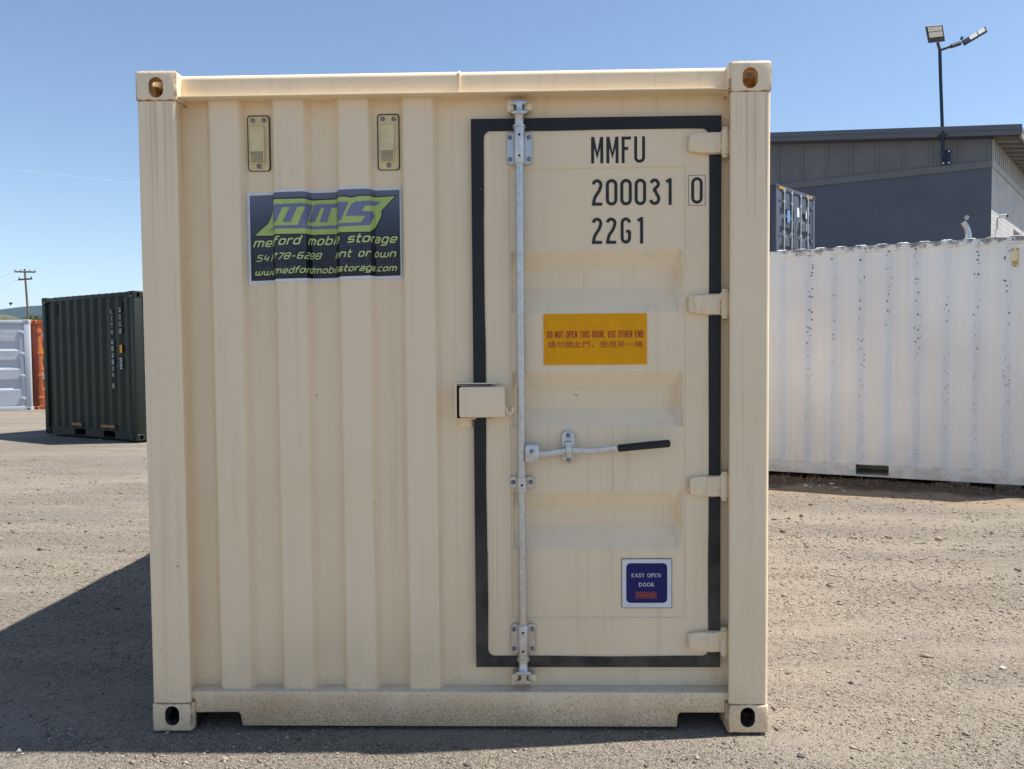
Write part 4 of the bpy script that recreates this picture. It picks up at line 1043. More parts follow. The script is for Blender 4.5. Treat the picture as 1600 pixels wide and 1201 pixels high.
# ------------------------------------------------------------------ dark green ten-foot container behind on the left
GREEN = worn_paint('dark_green_paint', (0.015, 0.022, 0.016), rough=0.5, streak_c=(0.035, 0.032, 0.027), streak_amt=0.2)
GL, GRt = at_depth(71, 672, 15.0), at_depth(218, 688, 13.4)
d, rz = place_by_side(GL, GRt, 2.991)
gstart = Vector((GL.x, GL.y, 0.03))+Vector((d.x, d.y, 0))*2.991
green = generic_container('shipping_container', 'dark green short container standing in shade behind the beige one', 2.991, GREEN, GREEN, gstart, rz, pockets=((0.70, 1.06), (1.64, 2.00)), pitch=0.262, depth=0.040, rib=(0.082, 0.058))
def on_side(mb, name, mat, root, label=None):
    """flat pieces drawn as seen from outside (x right, z up) go on the side x=0; x is the distance from the far left end"""
    o = mb.build(name, mat, root, smooth=0)
    if label: o['label'] = label
    return o
def side_text(root, Lc, items, mat, name='lettering', xoff=0.0045, label=None):
    for body, a, z, w_, h_3 in items:
        mb = MB(); v_, f_, tw, th = text_mesh(body, bold=0.045)
        mb.add([(xoff, Lc-(a+p/tw*w_), z+q_/th*h_3) for p, q_ in v_], [tuple(reversed(q_)) for q_ in f_])
        on_side(mb, 'letter', mat, root)
col1 = []; z = 2.29
for ch_ in 'LXTU 818109 N':
    if ch_ == ' ': z -= 0.06; continue
    col1.append((ch_, 2.275, z-0.085, 0.072, 0.088)); z -= 0.118
col2 = []; z = 2.32
for ch_ in '22G1': col2.append((ch_, 2.525, z-0.085, 0.072, 0.088)); z -= 0.125
side_text(green, 2.991, col1+col2, simple('faded_white_paint', (0.30, 0.31, 0.31), 0.6, 0, 0.25, 20), label='white number set upright down the ribs')
m = MB(); m.box(0.0035, 0.0045, 2.991-2.60, 2.991-2.53, 1.52, 1.66); m.build('amber_plate', YELLOW, green, smooth=0)
col3 = [('UP', 2.40, 1.38, 0.075, 0.05), ('LIF', 2.40, 1.31, 0.08, 0.05), ('FT', 2.42, 1.24, 0.06, 0.05)]
for i_ in range(6):
    zz_ = 1.42-0.034*i_; MB().box(0.0035, 0.0045, 2.991-(2.60-0.004*(i_ % 3)), 2.991-(2.52+0.012*(i_ % 2)), zz_-0.011, zz_+0.011).build('weight_marking', GREY_WHITE, green, smooth=0)
FAMB = simple('faded_amber_paint', (0.34, 0.17, 0.015), 0.5, 0, 0.3, 30)
MB().box(0.0035, 0.0045, 2.991-1.26, 2.991-0.94, 0.20, 0.25).build('amber_strip', FAMB, green, smooth=0); MB().box(0.0035, 0.0045, 2.991-2.32, 2.991-1.87, 0.20, 0.25).build('amber_strip', FAMB, green, smooth=0)
gv = []
for yl in (2.991-0.46, 2.991-2.56):
    v_ = MB().box(0.030, 0.046, yl-0.035, yl+0.035, 2.24, 2.44).build('vent', simple('black_vent', (0.012, 0.012, 0.012), 0.7), green, bevel=0.006)

# ------------------------------------------------------------------ pale blue-grey and orange containers far left
PGREY = worn_paint('pale_grey_paint', (0.50, 0.545, 0.60), rough=0.5, streak_c=(0.35, 0.35, 0.35), streak_amt=0.2)
ORANGE = worn_paint('orange_paint', (0.62, 0.17, 0.06), rough=0.5, streak_c=(0.25, 0.08, 0.04), streak_amt=0.3)
DRED = worn_paint('dark_red_post_shade', (0.16, 0.035, 0.018), rough=0.6)  # orange container's left posts: their shade put into a darker colour
pr0 = at_depth(50.5, 645, 22.3); rzp = math.radians(19)
ploc = Vector((pr0.x-2.438*math.cos(rzp), pr0.y-2.438*math.sin(rzp), -0.03))
pale = generic_container('shipping_container', 'pale grey container with door end facing the yard, cut by the left frame edge', 6.058, PGREY, PGREY, ploc, rzp, front='door', rods=((0.30, 0.74), (0.03, 0.14)))
def door_text(root, items, mat, y, name='lettering'):
    for body, x0, z0, w_, hh in items:
        o = text_fit(MB(), body, x0, x0+w_, z0, z0+hh, y).build(name, mat, root, smooth=0); tag(o, kind='stuff')
door_text(pale, [('MBGU 520041', 1.36, 2.20, 0.72, 0.10), ('0', 2.13, 2.20, 0.07, 0.10), ('22G1', 1.72, 2.06, 0.28, 0.10)], WHITE_PRINT, 0.0195)
door_text(pale, [('MAX GROSS', 1.32, 1.66, 0.42, 0.045), ('30480 KG', 1.78, 1.66, 0.30, 0.045), ('TARE', 1.32, 1.59, 0.22, 0.045), ('2180 KG', 1.78, 1.59, 0.30, 0.045), ('CU CAP', 1.32, 1.20, 0.3, 0.045), ('33.2 CU M', 1.78, 1.20, 0.33, 0.045)], GREY_WHITE, 0.0195)
oloc = at_depth(52.0, 641.5, 22.45); oloc.z = -0.03
orange = generic_container('shipping_container', 'orange container door end squeezed between pale grey and dark green containers', 6.058, ORANGE, ORANGE, oloc, math.radians(16), front='door', rods=((0.84, 0.96), (0.26, 0.70)))
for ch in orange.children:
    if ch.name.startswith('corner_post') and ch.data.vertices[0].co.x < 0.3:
        ch.data.materials[0] = DRED; ch['label'] = 'orange post with its shade painted in as dark red'
MB().box(0.22, 0.62, 0.0215, 0.0255, 1.60, 1.74).build('amber_label', YELLOW, orange, smooth=0)
MB().box(0.24, 0.62, 0.0215, 0.0255, 0.88, 1.06).build('grey_label', GREY_WHITE, orange, smooth=0)
door_text(orange, [('CAIU', 0.27, 2.10, 0.30, 0.10)], WHITE_PRINT, 0.0195)

# ------------------------------------------------------------------ stacked slate grey containers behind the white one
SGREY = worn_paint('slate_grey_paint', (0.080, 0.092, 0.118), rough=0.5, streak_c=(0.06, 0.06, 0.07), streak_amt=0.25)
HC = 2.896
sl0 = at_depth(1213, 288, 19.9); sl1 = at_depth(1272, 305, 21.6); rzs = math.atan2(sl1.y-sl0.y, sl1.x-sl0.x)
upper = generic_container('shipping_container', 'slate grey container with four steel locking bars, upper of the stack before the building', 6.058, SGREY, SGREY, (sl0.x, sl0.y, HC), rzs, front='door', Hc=HC)
for x0 in (0.19, 1.86):
    for i_ in range(4):
        xx = x0+i_*0.10; MB().prism([(xx, HC-0.10), (xx+0.05, HC-0.10), (xx+0.09, HC-0.03), (xx+0.04, HC-0.03)], 0.003, 0.0055, 'y').build('hazard_stripe', YELLOW, upper, smooth=0)
m = MB(); m.box(0.66, 0.80, -0.004, 0.0, 1.98, 2.30); m.build('blue_label', simple('blue_label', (0.16, 0.32, 0.62), 0.5), upper, smooth=0)
for q_ in ((1.30, 1.46, 2.20, 2.45), (1.86, 2.06, 2.22, 2.46), (1.90, 2.02, 1.88, 2.08), (1.50, 1.66, 1.0, 1.22), (1.95, 2.1, 0.9, 1.2)): MB().box(q_[0], q_[1], 0.017, 0.0205, q_[2], q_[3]).build('white_label', WHITE_PRINT, upper, smooth=0)
MB().prism([(0.24, 1.02), (0.44, 1.02), (0.34, 0.72)], 0.017, 0.0205, 'y').build('white_label', WHITE_PRINT, upper, smooth=0)
m = MB(); m.box(0.68, 0.96, 0.017, 0.0205, 0.72, 1.02); m.build('amber_label', YELLOW, upper, smooth=0)
lower = copy_tree(upper); lower.location = (sl0.x, sl0.y, 0)
lower['label'] = 'slate grey container at the bottom of the stack, hidden behind the white container'

# ================================================================== DARK BUILDING
def flat_wall(name, c, var=0.06, block_w=0.0):
    k = NT(name); n = k.noise(0.8, 5)
    col = k.mix(k.ramp(n, 0.3, 0.7), tuple(x*(1-var) for x in c), tuple(x*(1+var) for x in c))
    return k.fin(col, 0.85, k.bump(k.noise(18, 4), 0.2, 0.02), 0, 0.25)
NAVYW = flat_wall('navy_grey_block', (0.108, 0.124, 0.156)); SIDING = flat_wall('grey_siding', (0.165, 0.17, 0.178)); LIGHTW = flat_wall('light_grey_block', (0.46, 0.46, 0.45), 0.08)
FASCIA = flat_wall('grey_fascia', (0.13, 0.142, 0.165)); SOFFIT = flat_wall('tan_soffit', (0.24, 0.23, 0.215)); LSID = flat_wall('light_siding', (0.38, 0.385, 0.39)); MORTAR = flat_wall('mortar', (0.36, 0.36, 0.355))
BC = at_depth(1550, 262, 28.0); BL = at_depth(1208, 296, 31.8); BR = at_depth(1600, 310, 34.0)
bu = Vector((BL.x-BC.x, BL.y-BC.y, 0)).normalized(); bv_ = Vector((BR.x-BC.x, BR.y-BC.y, 0)).normalized()
bld = tag(empty('warehouse', (BC.x, BC.y, 0)), 'dark grey warehouse with board siding under a low sloped roof, behind the white container', 'building')
def B(a, b_, z): return bu*a+bv_*b_+Vector((0, 0, z))
nu = Vector((bu.y, -bu.x, 0)); nu = nu if nu.y < 0 else -nu          # outward normals of the two walls
nv = Vector((bv_.y, -bv_.x, 0)); nv = nv if nv.x > 0 else -nv
def slab(mb, axis, a0, a1, z0, z1, o0, o1, zl=None, zr=None):
    """box on a wall: along axis from a0 to a1, z0..z1, standing o0..o1 in front of it; zl, zr override the tops"""
    ax, nn = (bu, nu) if axis == 'u' else (bv_, nv)
    za = z1 if zl is None else zl; zb = z1 if zr is None else zr
    p = [ax*a0+nn*o0+Vector((0, 0, z0)), ax*a1+nn*o0+Vector((0, 0, z0)), ax*a1+nn*o1+Vector((0, 0, z0)), ax*a0+nn*o1+Vector((0, 0, z0)),
         ax*a0+nn*o0+Vector((0, 0, za)), ax*a1+nn*o0+Vector((0, 0, zb)), ax*a1+nn*o1+Vector((0, 0, zb)), ax*a0+nn*o1+Vector((0, 0, za))]
    return mb.add(p, [(0, 3, 2, 1), (4, 5, 6, 7), (0, 1, 5, 4), (1, 2, 6, 5), (2, 3, 7, 6), (3, 0, 4, 7)])
ALEN, BLEN = 22.0, 16.0
ZB = 8.06; SLP = 0.112
def ztop(a): return 9.08+SLP*a
slab(MB(), 'u', 0, ALEN, 0, ZB, -0.3, 0.0).build('block_wall', NAVYW, bld, smooth=0)
slab(MB(), 'u', 0, ALEN, ZB, ztop(0), -0.3, -0.02, ztop(0), ztop(ALEN)).build('siding_wall', SIDING, bld, smooth=0)
slab(MB(), 'u', 0, ALEN, ZB, ZB+0.24, -0.019, 0.05).build('trim_band', SIDING, bld, smooth=0)
for i_ in range(24):
    a = 0.06+i_*0.917
    slab(MB(), 'u', a, a+0.09, ZB+0.241, 9, -0.019, 0.012, ztop(a), ztop(a+0.09)).build('batten', SIDING, bld, smooth=0)
# right-hand wall, with the big doorway
def wall_hit(px, py, ax):
    r = ray(px, py); A = Matrix(((r.x, -ax.x), (r.y, -ax.y))); t, s_ = A.inverted() @ Vector((BC.x-CAM.x, BC.y-CAM.y)); return s_, CAM.z+t*r.z
b0, zdoor = wall_hit(1584, 332, bv_); b1 = b0+4.2
dt = 6.45
w_ = MB(); slab(w_, 'v', 0, b0, 0, ZB, -0.3, 0.0); slab(w_, 'v', b0, b1, dt, ZB, -0.3, 0.0); slab(w_, 'v', b1, BLEN, 0, ZB, -0.3, 0.0)
w_.build('block_wall', LIGHTW, bld, smooth=0)
slab(MB(), 'v', b0, b1, 0, dt, -0.30, -0.24).build('roller_door', LSID, bld, smooth=0)
for i_ in range(18): slab(MB(), 'v', b0, b1, i_*0.357, i_*0.357+0.33, -0.239, -0.215).build('door_slat', LSID, bld, smooth=0)
slab(MB(), 'v', 0, BLEN, ZB, 9.06, -0.3, -0.02).build('siding_wall', SIDING, bld, smooth=0)
slab(MB(), 'v', -0.05, BLEN, ZB, ZB+0.24, -0.019, 0.06).build('trim_band', LSID, bld, smooth=0)
for i_ in range(34):
    b_ = 0.02+i_*0.46; slab(MB(), 'v', b_, b_+0.30, ZB+0.241, 9.06, -0.019, 0.035).build('siding_board', LSID, bld, smooth=0)
# courses of the block wall show as faint joints
jm = MB()
for i_ in range(1, 38): slab(jm, 'v', 0, b0, ZB-0.2*i_-0.006, ZB-0.2*i_+0.006, 0.0005, 0.002)
tag(jm.build('mortar_joints', MORTAR, bld, smooth=0), kind='stuff')
# roof: sloping slab with fascia, eave beam and rafters
OV, OU = 0.42, 0.85
def roofpt(a, b_, o_u, o_v, dz): return bu*a+bv_*b_+nu*o_u+nv*o_v+Vector((0, 0, ztop(a)+dz))
rm = MB(); e0 = -OU/abs(nv.dot(-bu))
def rslab(a0, a1, f0, f1, z0, z1, name, mat):
    ps = []
    for dz in (z0, z1):
        for a, o in ((a0, f0), (a1, f0), (a1, f1), (a0, f1)): ps.append(bu*a+nu*o+Vector((0, 0, ztop(a)+dz)))
    return MB().add(ps, [(0, 3, 2, 1), (4, 5, 6, 7), (0, 1, 5, 4), (1, 2, 6, 5), (2, 3, 7, 6), (3, 0, 4, 7)]).build(name, mat, bld, smooth=0)
rslab(e0, ALEN, OV, OV+0.04, 0.02, 0.20, 'fascia', FASCIA)
rslab(e0, ALEN, OV+0.02, OV+0.07, 0.20, 0.375, 'gutter', FASCIA)
def quad_slab(p, z0, z1, name, mat):
    vs2 = [(x.x, x.y, x.z+z0) for x in p]+[(x.x, x.y, x.z+z1) for x in p]
    return MB().add(vs2, [(0, 3, 2, 1), (4, 5, 6, 7), (0, 1, 5, 4), (1, 2, 6, 5), (2, 3, 7, 6), (3, 0, 4, 7)]).build(name, mat, bld, smooth=0)
fl = nu*(OV-0.001)
P0_ = bu*e0+fl; P1_ = bu*ALEN+fl; P2_ = bu*ALEN+bv_*BLEN; P3_ = bu*e0+bv_*BLEN
for p_, a in ((P0_, e0), (P1_, ALEN), (P2_, ALEN), (P3_, e0)): p_.z = ztop(a)
quad_slab((P0_, P1_, P2_, P3_), 0.16, 0.30, 'roof', FASCIA)
# metal roof edge seen from the end: pans
for i_ in range(30):
    bb = 0.1+i_*0.5; q0 = bu*e0+bv_*bb; q1 = bu*(e0+3)+bv_*bb; q2 = q1+bv_*0.12; q3 = q0+bv_*0.12
    for p_, a in ((q0, e0), (q1, e0+3), (q2, e0+3), (q3, e0)): p_.z = ztop(a)
    quad_slab((q0, q1, q2, q3), 0.301, 0.355, 'roof_seam', FASCIA)
q0 = bu*e0+nu*(OV-0.05); q1 = bu*(e0+0.07)+nu*(OV-0.05); q2 = bu*(e0+0.07)+bv_*BLEN; q3 = bu*e0+bv_*BLEN
for p_, a in ((q0, e0), (q1, e0), (q2, e0), (q3, e0)): p_.z = ztop(a)
quad_slab((q0, q1, q2, q3), -0.06, 0.159, 'eave_beam', SOFFIT)
for i_ in range(18):
    bb = 0.35+i_*0.82; q0 = bu*(e0+0.071)+bv_*bb; q1 = bu*0.02+bv_*bb; q2 = q1+bv_*0.16; q3 = q0+bv_*0.16
    for p_, a in ((q0, e0), (q1, 0), (q2, 0), (q3, e0)): p_.z = ztop(a)
    quad_slab((q0, q1, q2, q3), -0.04, 0.158, 'rafter', SOFFIT)

# small things fixed to the building
def on_wall(px, py, ax, out_):
    s_, z = wall_hit(px, py, ax); nn = nu if ax is bu else nv
    return Vector((BC.x, BC.y, 0))+ax*s_+nn*out_+Vector((0, 0, z))
pv = on_wall(1510.5, 340.5, bu, 0.0)
o = MB().tube([(0, 0, 0), nu*0.05, nu*0.05+nu*0.001, nu*0.02], [0.085, 0.085, 0.058, 0.055], 18, cap=False).build('wall_vent', simple('pale_plastic', (0.55, 0.56, 0.58), 0.5), None)
o.location = pv; tag(o, 'small round pale-rimmed vent in the dark wall above the bent exhaust pipe', 'vent')
MB().tube([nu*0.004, nu*0.006], 0.058, 16).build('vent_hole', DARK, o)  # dark disc painted as the shade inside the vent
cp = on_wall(1558, 341, bv_, 0.0)
sc_ = MB().tube([(0, 0, 0), nv*0.03], [0.07, 0.06], 14).build('security_camera', simple('white_plastic', (0.72, 0.72, 0.72), 0.4), None)
sc_.location = cp; tag(sc_, 'white bullet security camera on the light wall of the warehouse', 'security camera')
MB().tube([nv*0.03, nv*0.12, nv*0.12+Vector((0.05, -0.1, 0.03))], 0.025, 8).build('arm', sc_.data.materials[0], sc_)
bdir = (nv*0.6+Vector((0.35, -0.75, -0.12))).normalized()
MB().tube([nv*0.12+Vector((0, 0, 0.05))-bdir*0.06, nv*0.12+Vector((0, 0, 0.05))+bdir*0.22], [0.065, 0.075], 14).build('body', sc_.data.materials[0], sc_)
MB().tube([nv*0.12+Vector((0, 0, 0.05))+bdir*0.22, nv*0.12+Vector((0, 0, 0.05))+bdir*0.235], 0.06, 14).build('lens', DARK, sc_)
MB().tube([Vector((0, 0, -0.06))+nv*0.02, Vector((0, 0, -0.45))+nv*0.02], 0.012, 6).build('cable', simple('grey_cable', (0.25, 0.25, 0.25), 0.6), sc_)

# area light on its bent pole, bolted to the siding
POLE = simple('dark_blue_steel', (0.018, 0.028, 0.05), 0.4, 0.3, 0.1, 3)
LAMPB = simple('grey_lamp_body', (0.06, 0.065, 0.075), 0.45, 0.2, 0.1, 8); LENS = simple('pale_lens', (0.80, 0.77, 0.68), 0.3, 0, 0.04, 20)
pb = on_wall(1478.5, 247, bu, 0.05)
lamp = tag(empty('area_light', pb), 'tall dark area light with two flat heads, bolted to the warehouse siding', 'lamp')
dl_ = 28.35
def lp(px, py, d_=dl_): return at_depth(px, py, d_)-pb
MB().add([nu*o_+bu*a_+Vector((0, 0, z_)) for o_ in (0, 0.03) for a_, z_ in ((-0.14, -0.27), (0.14, -0.27), (0.14, 0.27), (-0.14, 0.27))], [(0, 1, 2, 3), (7, 6, 5, 4), (0, 4, 5, 1), (1, 5, 6, 2), (2, 6, 7, 3), (3, 7, 4, 0)]).build('wall_plate', POLE, lamp)
for a_, z_ in ((-0.09, -0.21), (0.09, -0.21), (0.09, 0.21), (-0.09, 0.21)):
    c_ = bu*a_+Vector((0, 0, z_)); MB().tube([c_+nu*0.03, c_+nu*0.06], 0.035, 8).build('bolt', ZINC, lamp)
MB().tube([lp(1474.5, 246), lp(1473.5, 236), lp(1472.6, 205), lp(1469.5, 120), lp(1468.5, 79)], 0.058, 12).build('pole', POLE, lamp)
MB().tube([lp(1473, 212)-bu*0.15, lp(1473, 212)+bu*0.15], 0.055, 8).build('clamp', POLE, lamp)
MB().tube([lp(1468.5, 79), lp(1487, 72.5)], 0.05, 10).build('arm', POLE, lamp)
MB().tube([lp(1468.5, 79), lp(1465, 67)], 0.05, 10).build('arm', LAMPB, lamp)
MB().tube([lp(1486, 73), lp(1500, 68)], [0.075, 0.085], 8).build('knuckle', LAMPB, lamp)
def head(corners, dlist, thick, name):
    """flat lamp head: outline corners in the picture at the given distances, lens below"""
    p = [at_depth(x, y, q_)-pb for (x, y), q_ in zip(corners, dlist)]
    n_ = (p[1]-p[0]).cross(p[3]-p[0]).normalized()
    if n_.dot(p[0]+pb-CAM) > 0: n_ = -n_
    hd = MB().add([a for a in p]+[a-n_*thick for a in p], [(0, 1, 2, 3), (7, 6, 5, 4), (0, 4, 5, 1), (1, 5, 6, 2), (2, 6, 7, 3), (3, 7, 4, 0)]).build(name, LAMPB, lamp, bevel=0.012)
    def bl(u, v): return p[0].lerp(p[1], u).lerp(p[3].lerp(p[2], u), v)
    for v0, v1 in ((0.06, 0.33), (0.37, 0.68)):
        r_ = [bl(0.08, v0)+n_*0.004, bl(0.92, v0)+n_*0.004, bl(0.92, v1)+n_*0.004, bl(0.08, v1)+n_*0.004]
        MB().add(r_+[a-n_*0.01 for a in r_], [(0, 1, 2, 3), (7, 6, 5, 4), (0, 4, 5, 1), (1, 5, 6, 2), (2, 6, 7, 3), (3, 7, 4, 0)]).build('lens_panel', LENS, hd, smooth=0)
head([(1447, 42), (1473, 39), (1477, 65), (1452, 68)], (27.85, 27.95, 28.3, 28.2), 0.07, 'lamp_head')
head([(1539.5, 41), (1542, 48), (1505.5, 70), (1501.5, 64.5)], (28.0, 27.7, 28.1, 28.4), 0.07, 'lamp_head')
MB().tube([lp(1502, 62), lp(1503.5, 58.5)], [0.05, 0.05], 8).build('sensor', simple('blue_sensor', (0.05, 0.12, 0.22), 0.4), lamp)

# bent exhaust pipe of a lorry parked behind the white container
CHROME = simple('dull_chrome', (0.55, 0.53, 0.50), 0.25, 0.9, 0.1, 10)
ex = at_depth(1513, 380, 15.0); exb = Vector((ex.x, ex.y, 0.0))
def ep(px, py): return at_depth(px, py, 15.0)-exb
pth = [Vector((0, 0, 0.0)), Vector((0, 0, 2.6)), ep(1513, 374), ep(1512.6, 366), ep(1511, 359), ep(1508, 353), ep(1504, 347.5)]
pipe = MB().tube(pth, [0.062, 0.062, 0.060, 0.058, 0.056, 0.055, 0.055], 18, cap=False).build('exhaust_pipe', CHROME, None, smooth=60)
pipe.location = exb; tag(pipe, 'bent bright steel exhaust pipe rising behind the white container', 'exhaust pipe')
MB().tube([pth[-1]+(pth[-2]-pth[-1])*0.12, pth[-1]+(pth[-2]-pth[-1])*0.10], 0.055, 16).build('pipe_mouth', DARK, pipe)  # dark disc painted as the shade inside the pipe

# ================================================================== FAR LEFT: POLE, WIRES, TREES, HILLS
WOOD = simple('weathered_pole_wood', (0.13, 0.10, 0.08), 0.9, 0, 0.2, 2)
DP = 80.0
pole_t, pole_m, pole_b = at_depth(38.5, 421, DP), at_depth(44.5, 500, DP), on_ground(50, 576)
dirp = (pole_m-pole_t).normalized(); pole_b = pole_t+dirp*((pole_t.z+0.3)/-dirp.z)
up_ = tag(empty('utility_pole', (pole_b.x, pole_b.y, 0)), 'leaning wooden utility pole with two crossarms above the far containers', 'utility pole')
o0 = Vector((pole_b.x, pole_b.y, 0))
MB().tube([pole_b-o0, pole_t-o0], [0.14, 0.09], 10).build('pole', WOOD, up_)
for (xa, ya, xb, yb) in ((23, 425, 55.5, 425.5), (29, 437.5, 50, 436)):
    a_, b_ = at_depth(xa, ya, DP-0.3)-o0, at_depth(xb, yb, DP-0.3)-o0
    ca = MB().tube([a_, b_], 0.085, 6).build('crossarm', WOOD, up_)
    for t_ in (0.02, 0.3, 0.72, 0.98) if ya < 430 else (0.05, 0.95):
        c_ = a_.lerp(b_, t_); MB().tube([c_, c_+Vector((0, 0, 0.16)), c_+Vector((0, 0, 0.26))], [0.03, 0.06, 0.03], 8).build('insulator', simple('insulator_glass', (0.2, 0.22, 0.24), 0.3), ca)
WIRE = simple('grey_wire', (0.25, 0.26, 0.28), 0.5, 0.3)
def wire(p, q_, sag, r, label, mat=WIRE, group=None):
    pts = [p.lerp(q_, t/14)-Vector((0, 0, sag*4*(t/14)*(1-t/14))) for t in range(15)]
    o = MB().tube([a-pts[0] for a in pts], r, 5).build('overhead_wire', mat, None); o.location = pts[0]
    return tag(o, label, 'wire', group)
wire(at_depth(55, 423.5, DP), at_depth(420, 429, 95), 0.6, 0.012, 'thin wire running right from the utility pole over the green container')
wire(at_depth(23.5, 423.5, DP), at_depth(-120, 470, 60), 0.3, 0.012, 'thin wire dropping left from the upper crossarm of the utility pole')
wire(at_depth(29.5, 437, DP), at_depth(-120, 497, 60), 0.3, 0.012, 'thin wire dropping left from the lower crossarm of the utility pole')
wire(at_depth(-30, 260.5, 30), at_depth(260, 292, 33), 0.0, 0.0042, 'pale overhead cable crossing the sky above the green container', simple('bright_cable', (0.8, 0.82, 0.85), 0.35, 0.4))
# a small bird against the sky left of the pole
bp_ = at_depth(17.5, 475.5, 45)
bird = MB().tube([(-0.11, 0, -0.02), (-0.06, 0, 0.0), (0.0, 0, 0.01), (0.07, 0, 0.02), (0.12, 0, 0.03)], [0.012, 0.035, 0.045, 0.035, 0.01], 8).build('bird', simple('dark_feathers', (0.03, 0.03, 0.032), 0.8), None)
for s in (-1, 1):
    MB().add([(-0.03, 0, 0.03), (0.05, 0, 0.03), (0.02, s*0.13, 0.11), (-0.06, s*0.15, 0.10), (-0.03, 0, 0.015), (0.05, 0, 0.015), (0.02, s*0.13, 0.10), (-0.06, s*0.15, 0.09)], [(0, 1, 2, 3), (7, 6, 5, 4), (0, 4, 5, 1), (1, 5, 6, 2), (2, 6, 7, 3), (3, 7, 4, 0)]).build('wing', bird.data.materials[0], bird)
bird.location = bp_; bird.rotation_euler = (0.3, -0.7, 0.3); tag(bird, 'tiny dark bird in the sky left of the utility pole', 'bird')

def leaf_mat(name, a, b_):
    k = NT(name); g = k.n('NewGeometry')
    return k.fin(k.mix(g.outputs['Random Per Island'], a, b_), 0.7, None, 0, 0.2)
LEAF = leaf_mat('tree_leaves', (0.035, 0.06, 0.018), (0.075, 0.105, 0.03)); BARK = simple('bark', (0.08, 0.06, 0.045), 0.95)
def tree(px, py_top, dep, hgt_w, label, seed, squat=1.0):
    top = at_depth(px, py_top, dep); base = Vector((top.x, top.y, 0)); hgt = top.z; r = random.Random(seed)
    t = tag(empty('tree', base), label, 'tree', 'trees behind the far containers')
    tr = MB().tube([(0, 0, 0), (0.05, 0, hgt*0.45), (0.1, 0.05, hgt*0.85)], [hgt*0.03, hgt*0.022, 0.04], 8)
    for i_ in range(7):
        a = r.uniform(0, 6.28); z_ = hgt*r.uniform(0.35, 0.7); q_ = hgt_w*0.7
        tr.tube([(0.05, 0, z_), (q_*0.5*math.cos(a), q_*0.5*math.sin(a), z_+hgt*0.1), (q_*math.cos(a), q_*math.sin(a), z_+hgt*0.16)], [hgt*0.012, hgt*0.008, 0.02], 6)
    tr.build('trunk', BARK, t)
    vs2 = []; fs2 = []
    clumps = [(r.gauss(0, hgt_w*0.42), r.gauss(0, hgt_w*0.42), hgt*(0.42+0.5*r.random()**0.8), r.uniform(0.22, 0.42)*hgt_w) for _ in range(34)]
    for i_ in range(5200):
        cx2, cy2, cz2, cr2 = clumps[i_ % len(clumps)]; v_ = Vector((r.gauss(0, 1), r.gauss(0, 1), r.gauss(0, 1))).normalized()*cr2*r.random()**0.35
        c_ = Vector((cx2, cy2, min(cz2+v_.z*0.8, hgt))) + Vector((v_.x, v_.y, 0)); a = Vector((r.gauss(0, 1), r.gauss(0, 1), r.gauss(0, 1))).normalized(); b2 = a.orthogonal().normalized()
        s_ = r.uniform(0.06, 0.13)*hgt_w/2.2; o_ = len(vs2); vs2 += [c_-a*s_, c_+b2*s_*0.6, c_+a*s_, c_-b2*s_*0.6]; fs2.append((o_, o_+1, o_+2, o_+3))
    MB().add(vs2, fs2).build('crown', LEAF, t, smooth=0)
tree(67, 489, 75, 1.5, 'round green tree rising behind the orange container', 3)
tree(27, 499.5, 110, 1.3, 'low green tree just showing over the pale grey container, right of the frame edge', 4)
tree(4, 496, 115, 1.9, 'broad olive tree over the pale grey container at the left frame edge', 5)

def hill(name, label, prof_px, dep, back, mat):
    """ridge as a slope that climbs away from the lens"""
    m = MB(); n_ = len(prof_px); rows = 7; vs2 = []
    for j in range(rows):
        t_ = j/(rows-1)
        for i_, (px, py) in enumerate(prof_px):
            p = at_depth(px, py, dep+back); f_ = at_depth(px, 560, dep)
            q_ = f_.lerp(p, t_); q_.z = -5+(p.z+5)*(t_**0.8)+ (0 if j in (0, rows-1) else 0.04*p.z*math.sin(i_*2.3+j*1.7))
            vs2.append(q_)
    m.add(vs2, [(j*n_+i_, j*n_+i_+1, (j+1)*n_+i_+1, (j+1)*n_+i_) for j in range(rows-1) for i_ in range(n_-1)])
    o = m.build(name, mat, None, smooth=180); tag(o, label, kind='structure'); return o
def forest(name, a, b_):
    k = NT(name); return k.fin(k.mix(k.ramp(k.noise(0.012, 8, 0.7), 0.35, 0.65), a, b_), 0.95, k.bump(k.noise(0.05, 5, 0.7), 0.8, 12.0), 0, 0.1)
rr = random.Random(3)
def ridge(pts, step=14):
    out_ = []
    for i_ in range(len(pts)-1):
        (x0, y0), (x1, y1) = pts[i_], pts[i_+1]; n_ = max(1, int(abs(x1-x0)/step))
        for k_ in range(n_): out_.append((x0+(x1-x0)*k_/n_, y0+(y1-y0)*k_/n_+rr.uniform(-0.7, 0.7)))
    return out_+[pts[-1]]
hill('hills', 'long blue forested ridge on the horizon', ridge([(-900, 500), (-500, 470), (-200, 495), (0, 484), (30, 481), (50, 478), (75, 476.5), (160, 474), (330, 490), (560, 505), (800, 498), (1100, 512), (1500, 500), (2200, 515)]), 5200, 900, forest('forest_far', (0.022, 0.034, 0.018), (0.035, 0.045, 0.025)))
hill('foothill', 'low green foothill before the blue ridge', ridge([(-700, 520), (-300, 492), (-60, 488), (0, 492), (18, 494), (40, 500), (70, 508), (140, 520), (400, 535)]), 1500, 300, forest('forest_near', (0.055, 0.07, 0.028), (0.16, 0.14, 0.07)))

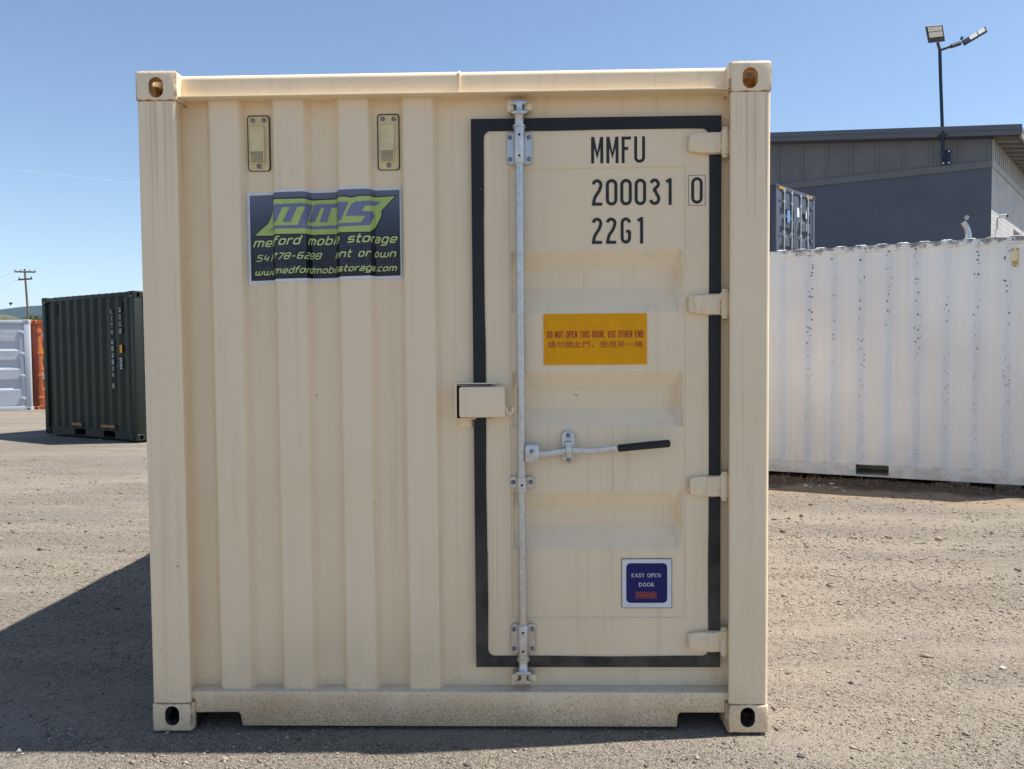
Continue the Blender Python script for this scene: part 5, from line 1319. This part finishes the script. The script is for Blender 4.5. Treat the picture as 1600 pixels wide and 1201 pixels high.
# ------------------------------------------------------------------ stones and weeds worth naming
def rock(p, s, seed, label, group=None, mat=None):
    me_ = stones_mesh(np.array([[0, 0, 0.0]]), np.array([s]), seed, 0.75); o = link('stone', me_, mat or PALESTONE, None, 0)
    md = o.modifiers.new('bevel', 'BEVEL'); md.width = s*0.12; md.segments = 2
    o.location = (p.x, p.y, float(ground_h(np.array([p.x]), np.array([p.y]))[0])+s*0.12); return tag(o, label, 'stone', group)
PALESTONE = simple('pale_stone', (0.55, 0.52, 0.47), 0.85, 0, 0.15, 60, bump=0.4); TANSTONE = simple('tan_stone', (0.42, 0.34, 0.25), 0.9, 0, 0.2, 50, bump=0.4); DARKSTONE = simple('dark_stone', (0.10, 0.09, 0.085), 0.9, 0, 0.2, 50, bump=0.4)
rock(on_ground(1425, 1123), 0.014, 1, 'white flat stone on the gravel right of the beige container')
rock(on_ground(1567, 1043), 0.022, 2, 'pale grey flat stone on the gravel near the right frame edge')
rock(on_ground(1330, 1064), 0.012, 3, 'small dark stone on the gravel left of the pale grey flat stone', mat=DARKSTONE)
rock(on_ground(1252, 1178), 0.016, 4, 'dark stone on the gravel by the right foot of the beige container', mat=DARKSTONE)
rock(on_ground(30, 1172), 0.017, 5, 'pale stone at the edge of the shadow in the lower left corner')
for i_, (px, py) in enumerate(((1281, 757), (1288, 757), (1300, 757), (1306, 760), (1319, 763), (1268, 758), (1259, 757))):
    rock(on_ground(px, py, 0.03), 0.022+0.006*((i_*5) % 4), 20+i_, 'pale broken stone on the bank at the foot of the white container', 'broken stones at the foot of the white container', PALESTONE if i_ % 2 == 0 else TANSTONE)
DRY = leaf_mat('dry_grass', (0.20, 0.14, 0.07), (0.34, 0.26, 0.13))
gr_v = []; gr_f = []; rg = random.Random(9)
for i_ in range(420):
    al = rg.uniform(-0.4, 2.6) if i_ % 3 else rg.gauss(0.45, 0.35); ou = rg.uniform(0.0, 0.42)
    p = Vector((WR0.x, WR0.y, 0))+Vector((WDIR.x, WDIR.y, 0))*al+Vector((WNRM.x, WNRM.y, 0))*ou
    p.z = float(ground_h(np.array([p.x]), np.array([p.y]))[0])-0.005
    hgt = rg.uniform(0.02, 0.06)*(1.8 if rg.random() < 0.06 else 1); a = rg.uniform(0, 6.28); le = Vector((math.cos(a), math.sin(a), 0)); w2 = le.orthogonal().normalized()*0.0022
    o_ = len(gr_v); gr_v += [p-w2, p+w2, p+le*hgt*0.3+Vector((0, 0, hgt*0.7))+w2*0.7, p+le*hgt*0.3+Vector((0, 0, hgt*0.7))-w2*0.7, p+le*hgt*0.8+Vector((0, 0, hgt))]
    gr_f += [(o_, o_+1, o_+2, o_+3), (o_+3, o_+2, o_+4)]
tag(MB().add(gr_v, gr_f).build('dry_grass', DRY, None, smooth=0), 'sparse dry grass along the foot of the white container', 'grass', kind='stuff')

# ================================================================== HAZE
hz = NT('haze_air'); hz.t.nodes.remove(hz.b)
pvn = hz.n('VolumePrincipled'); pvn.inputs['Color'].default_value = (0.42, 0.66, 1.0, 1); pvn.inputs['Density'].default_value = 3.6e-5
pvn.inputs['Anisotropy'].default_value = 0.0
hz.l(pvn.outputs[0], [n_ for n_ in hz.t.nodes if n_.type == 'OUTPUT_MATERIAL'][0].inputs['Volume'])
tag(MB().box(-12500, 12500, -12500, 12500, -8, 620).build('haze', hz.m, None, smooth=0), 'thin summer haze over the yard and hills', 'haze', kind='stuff')
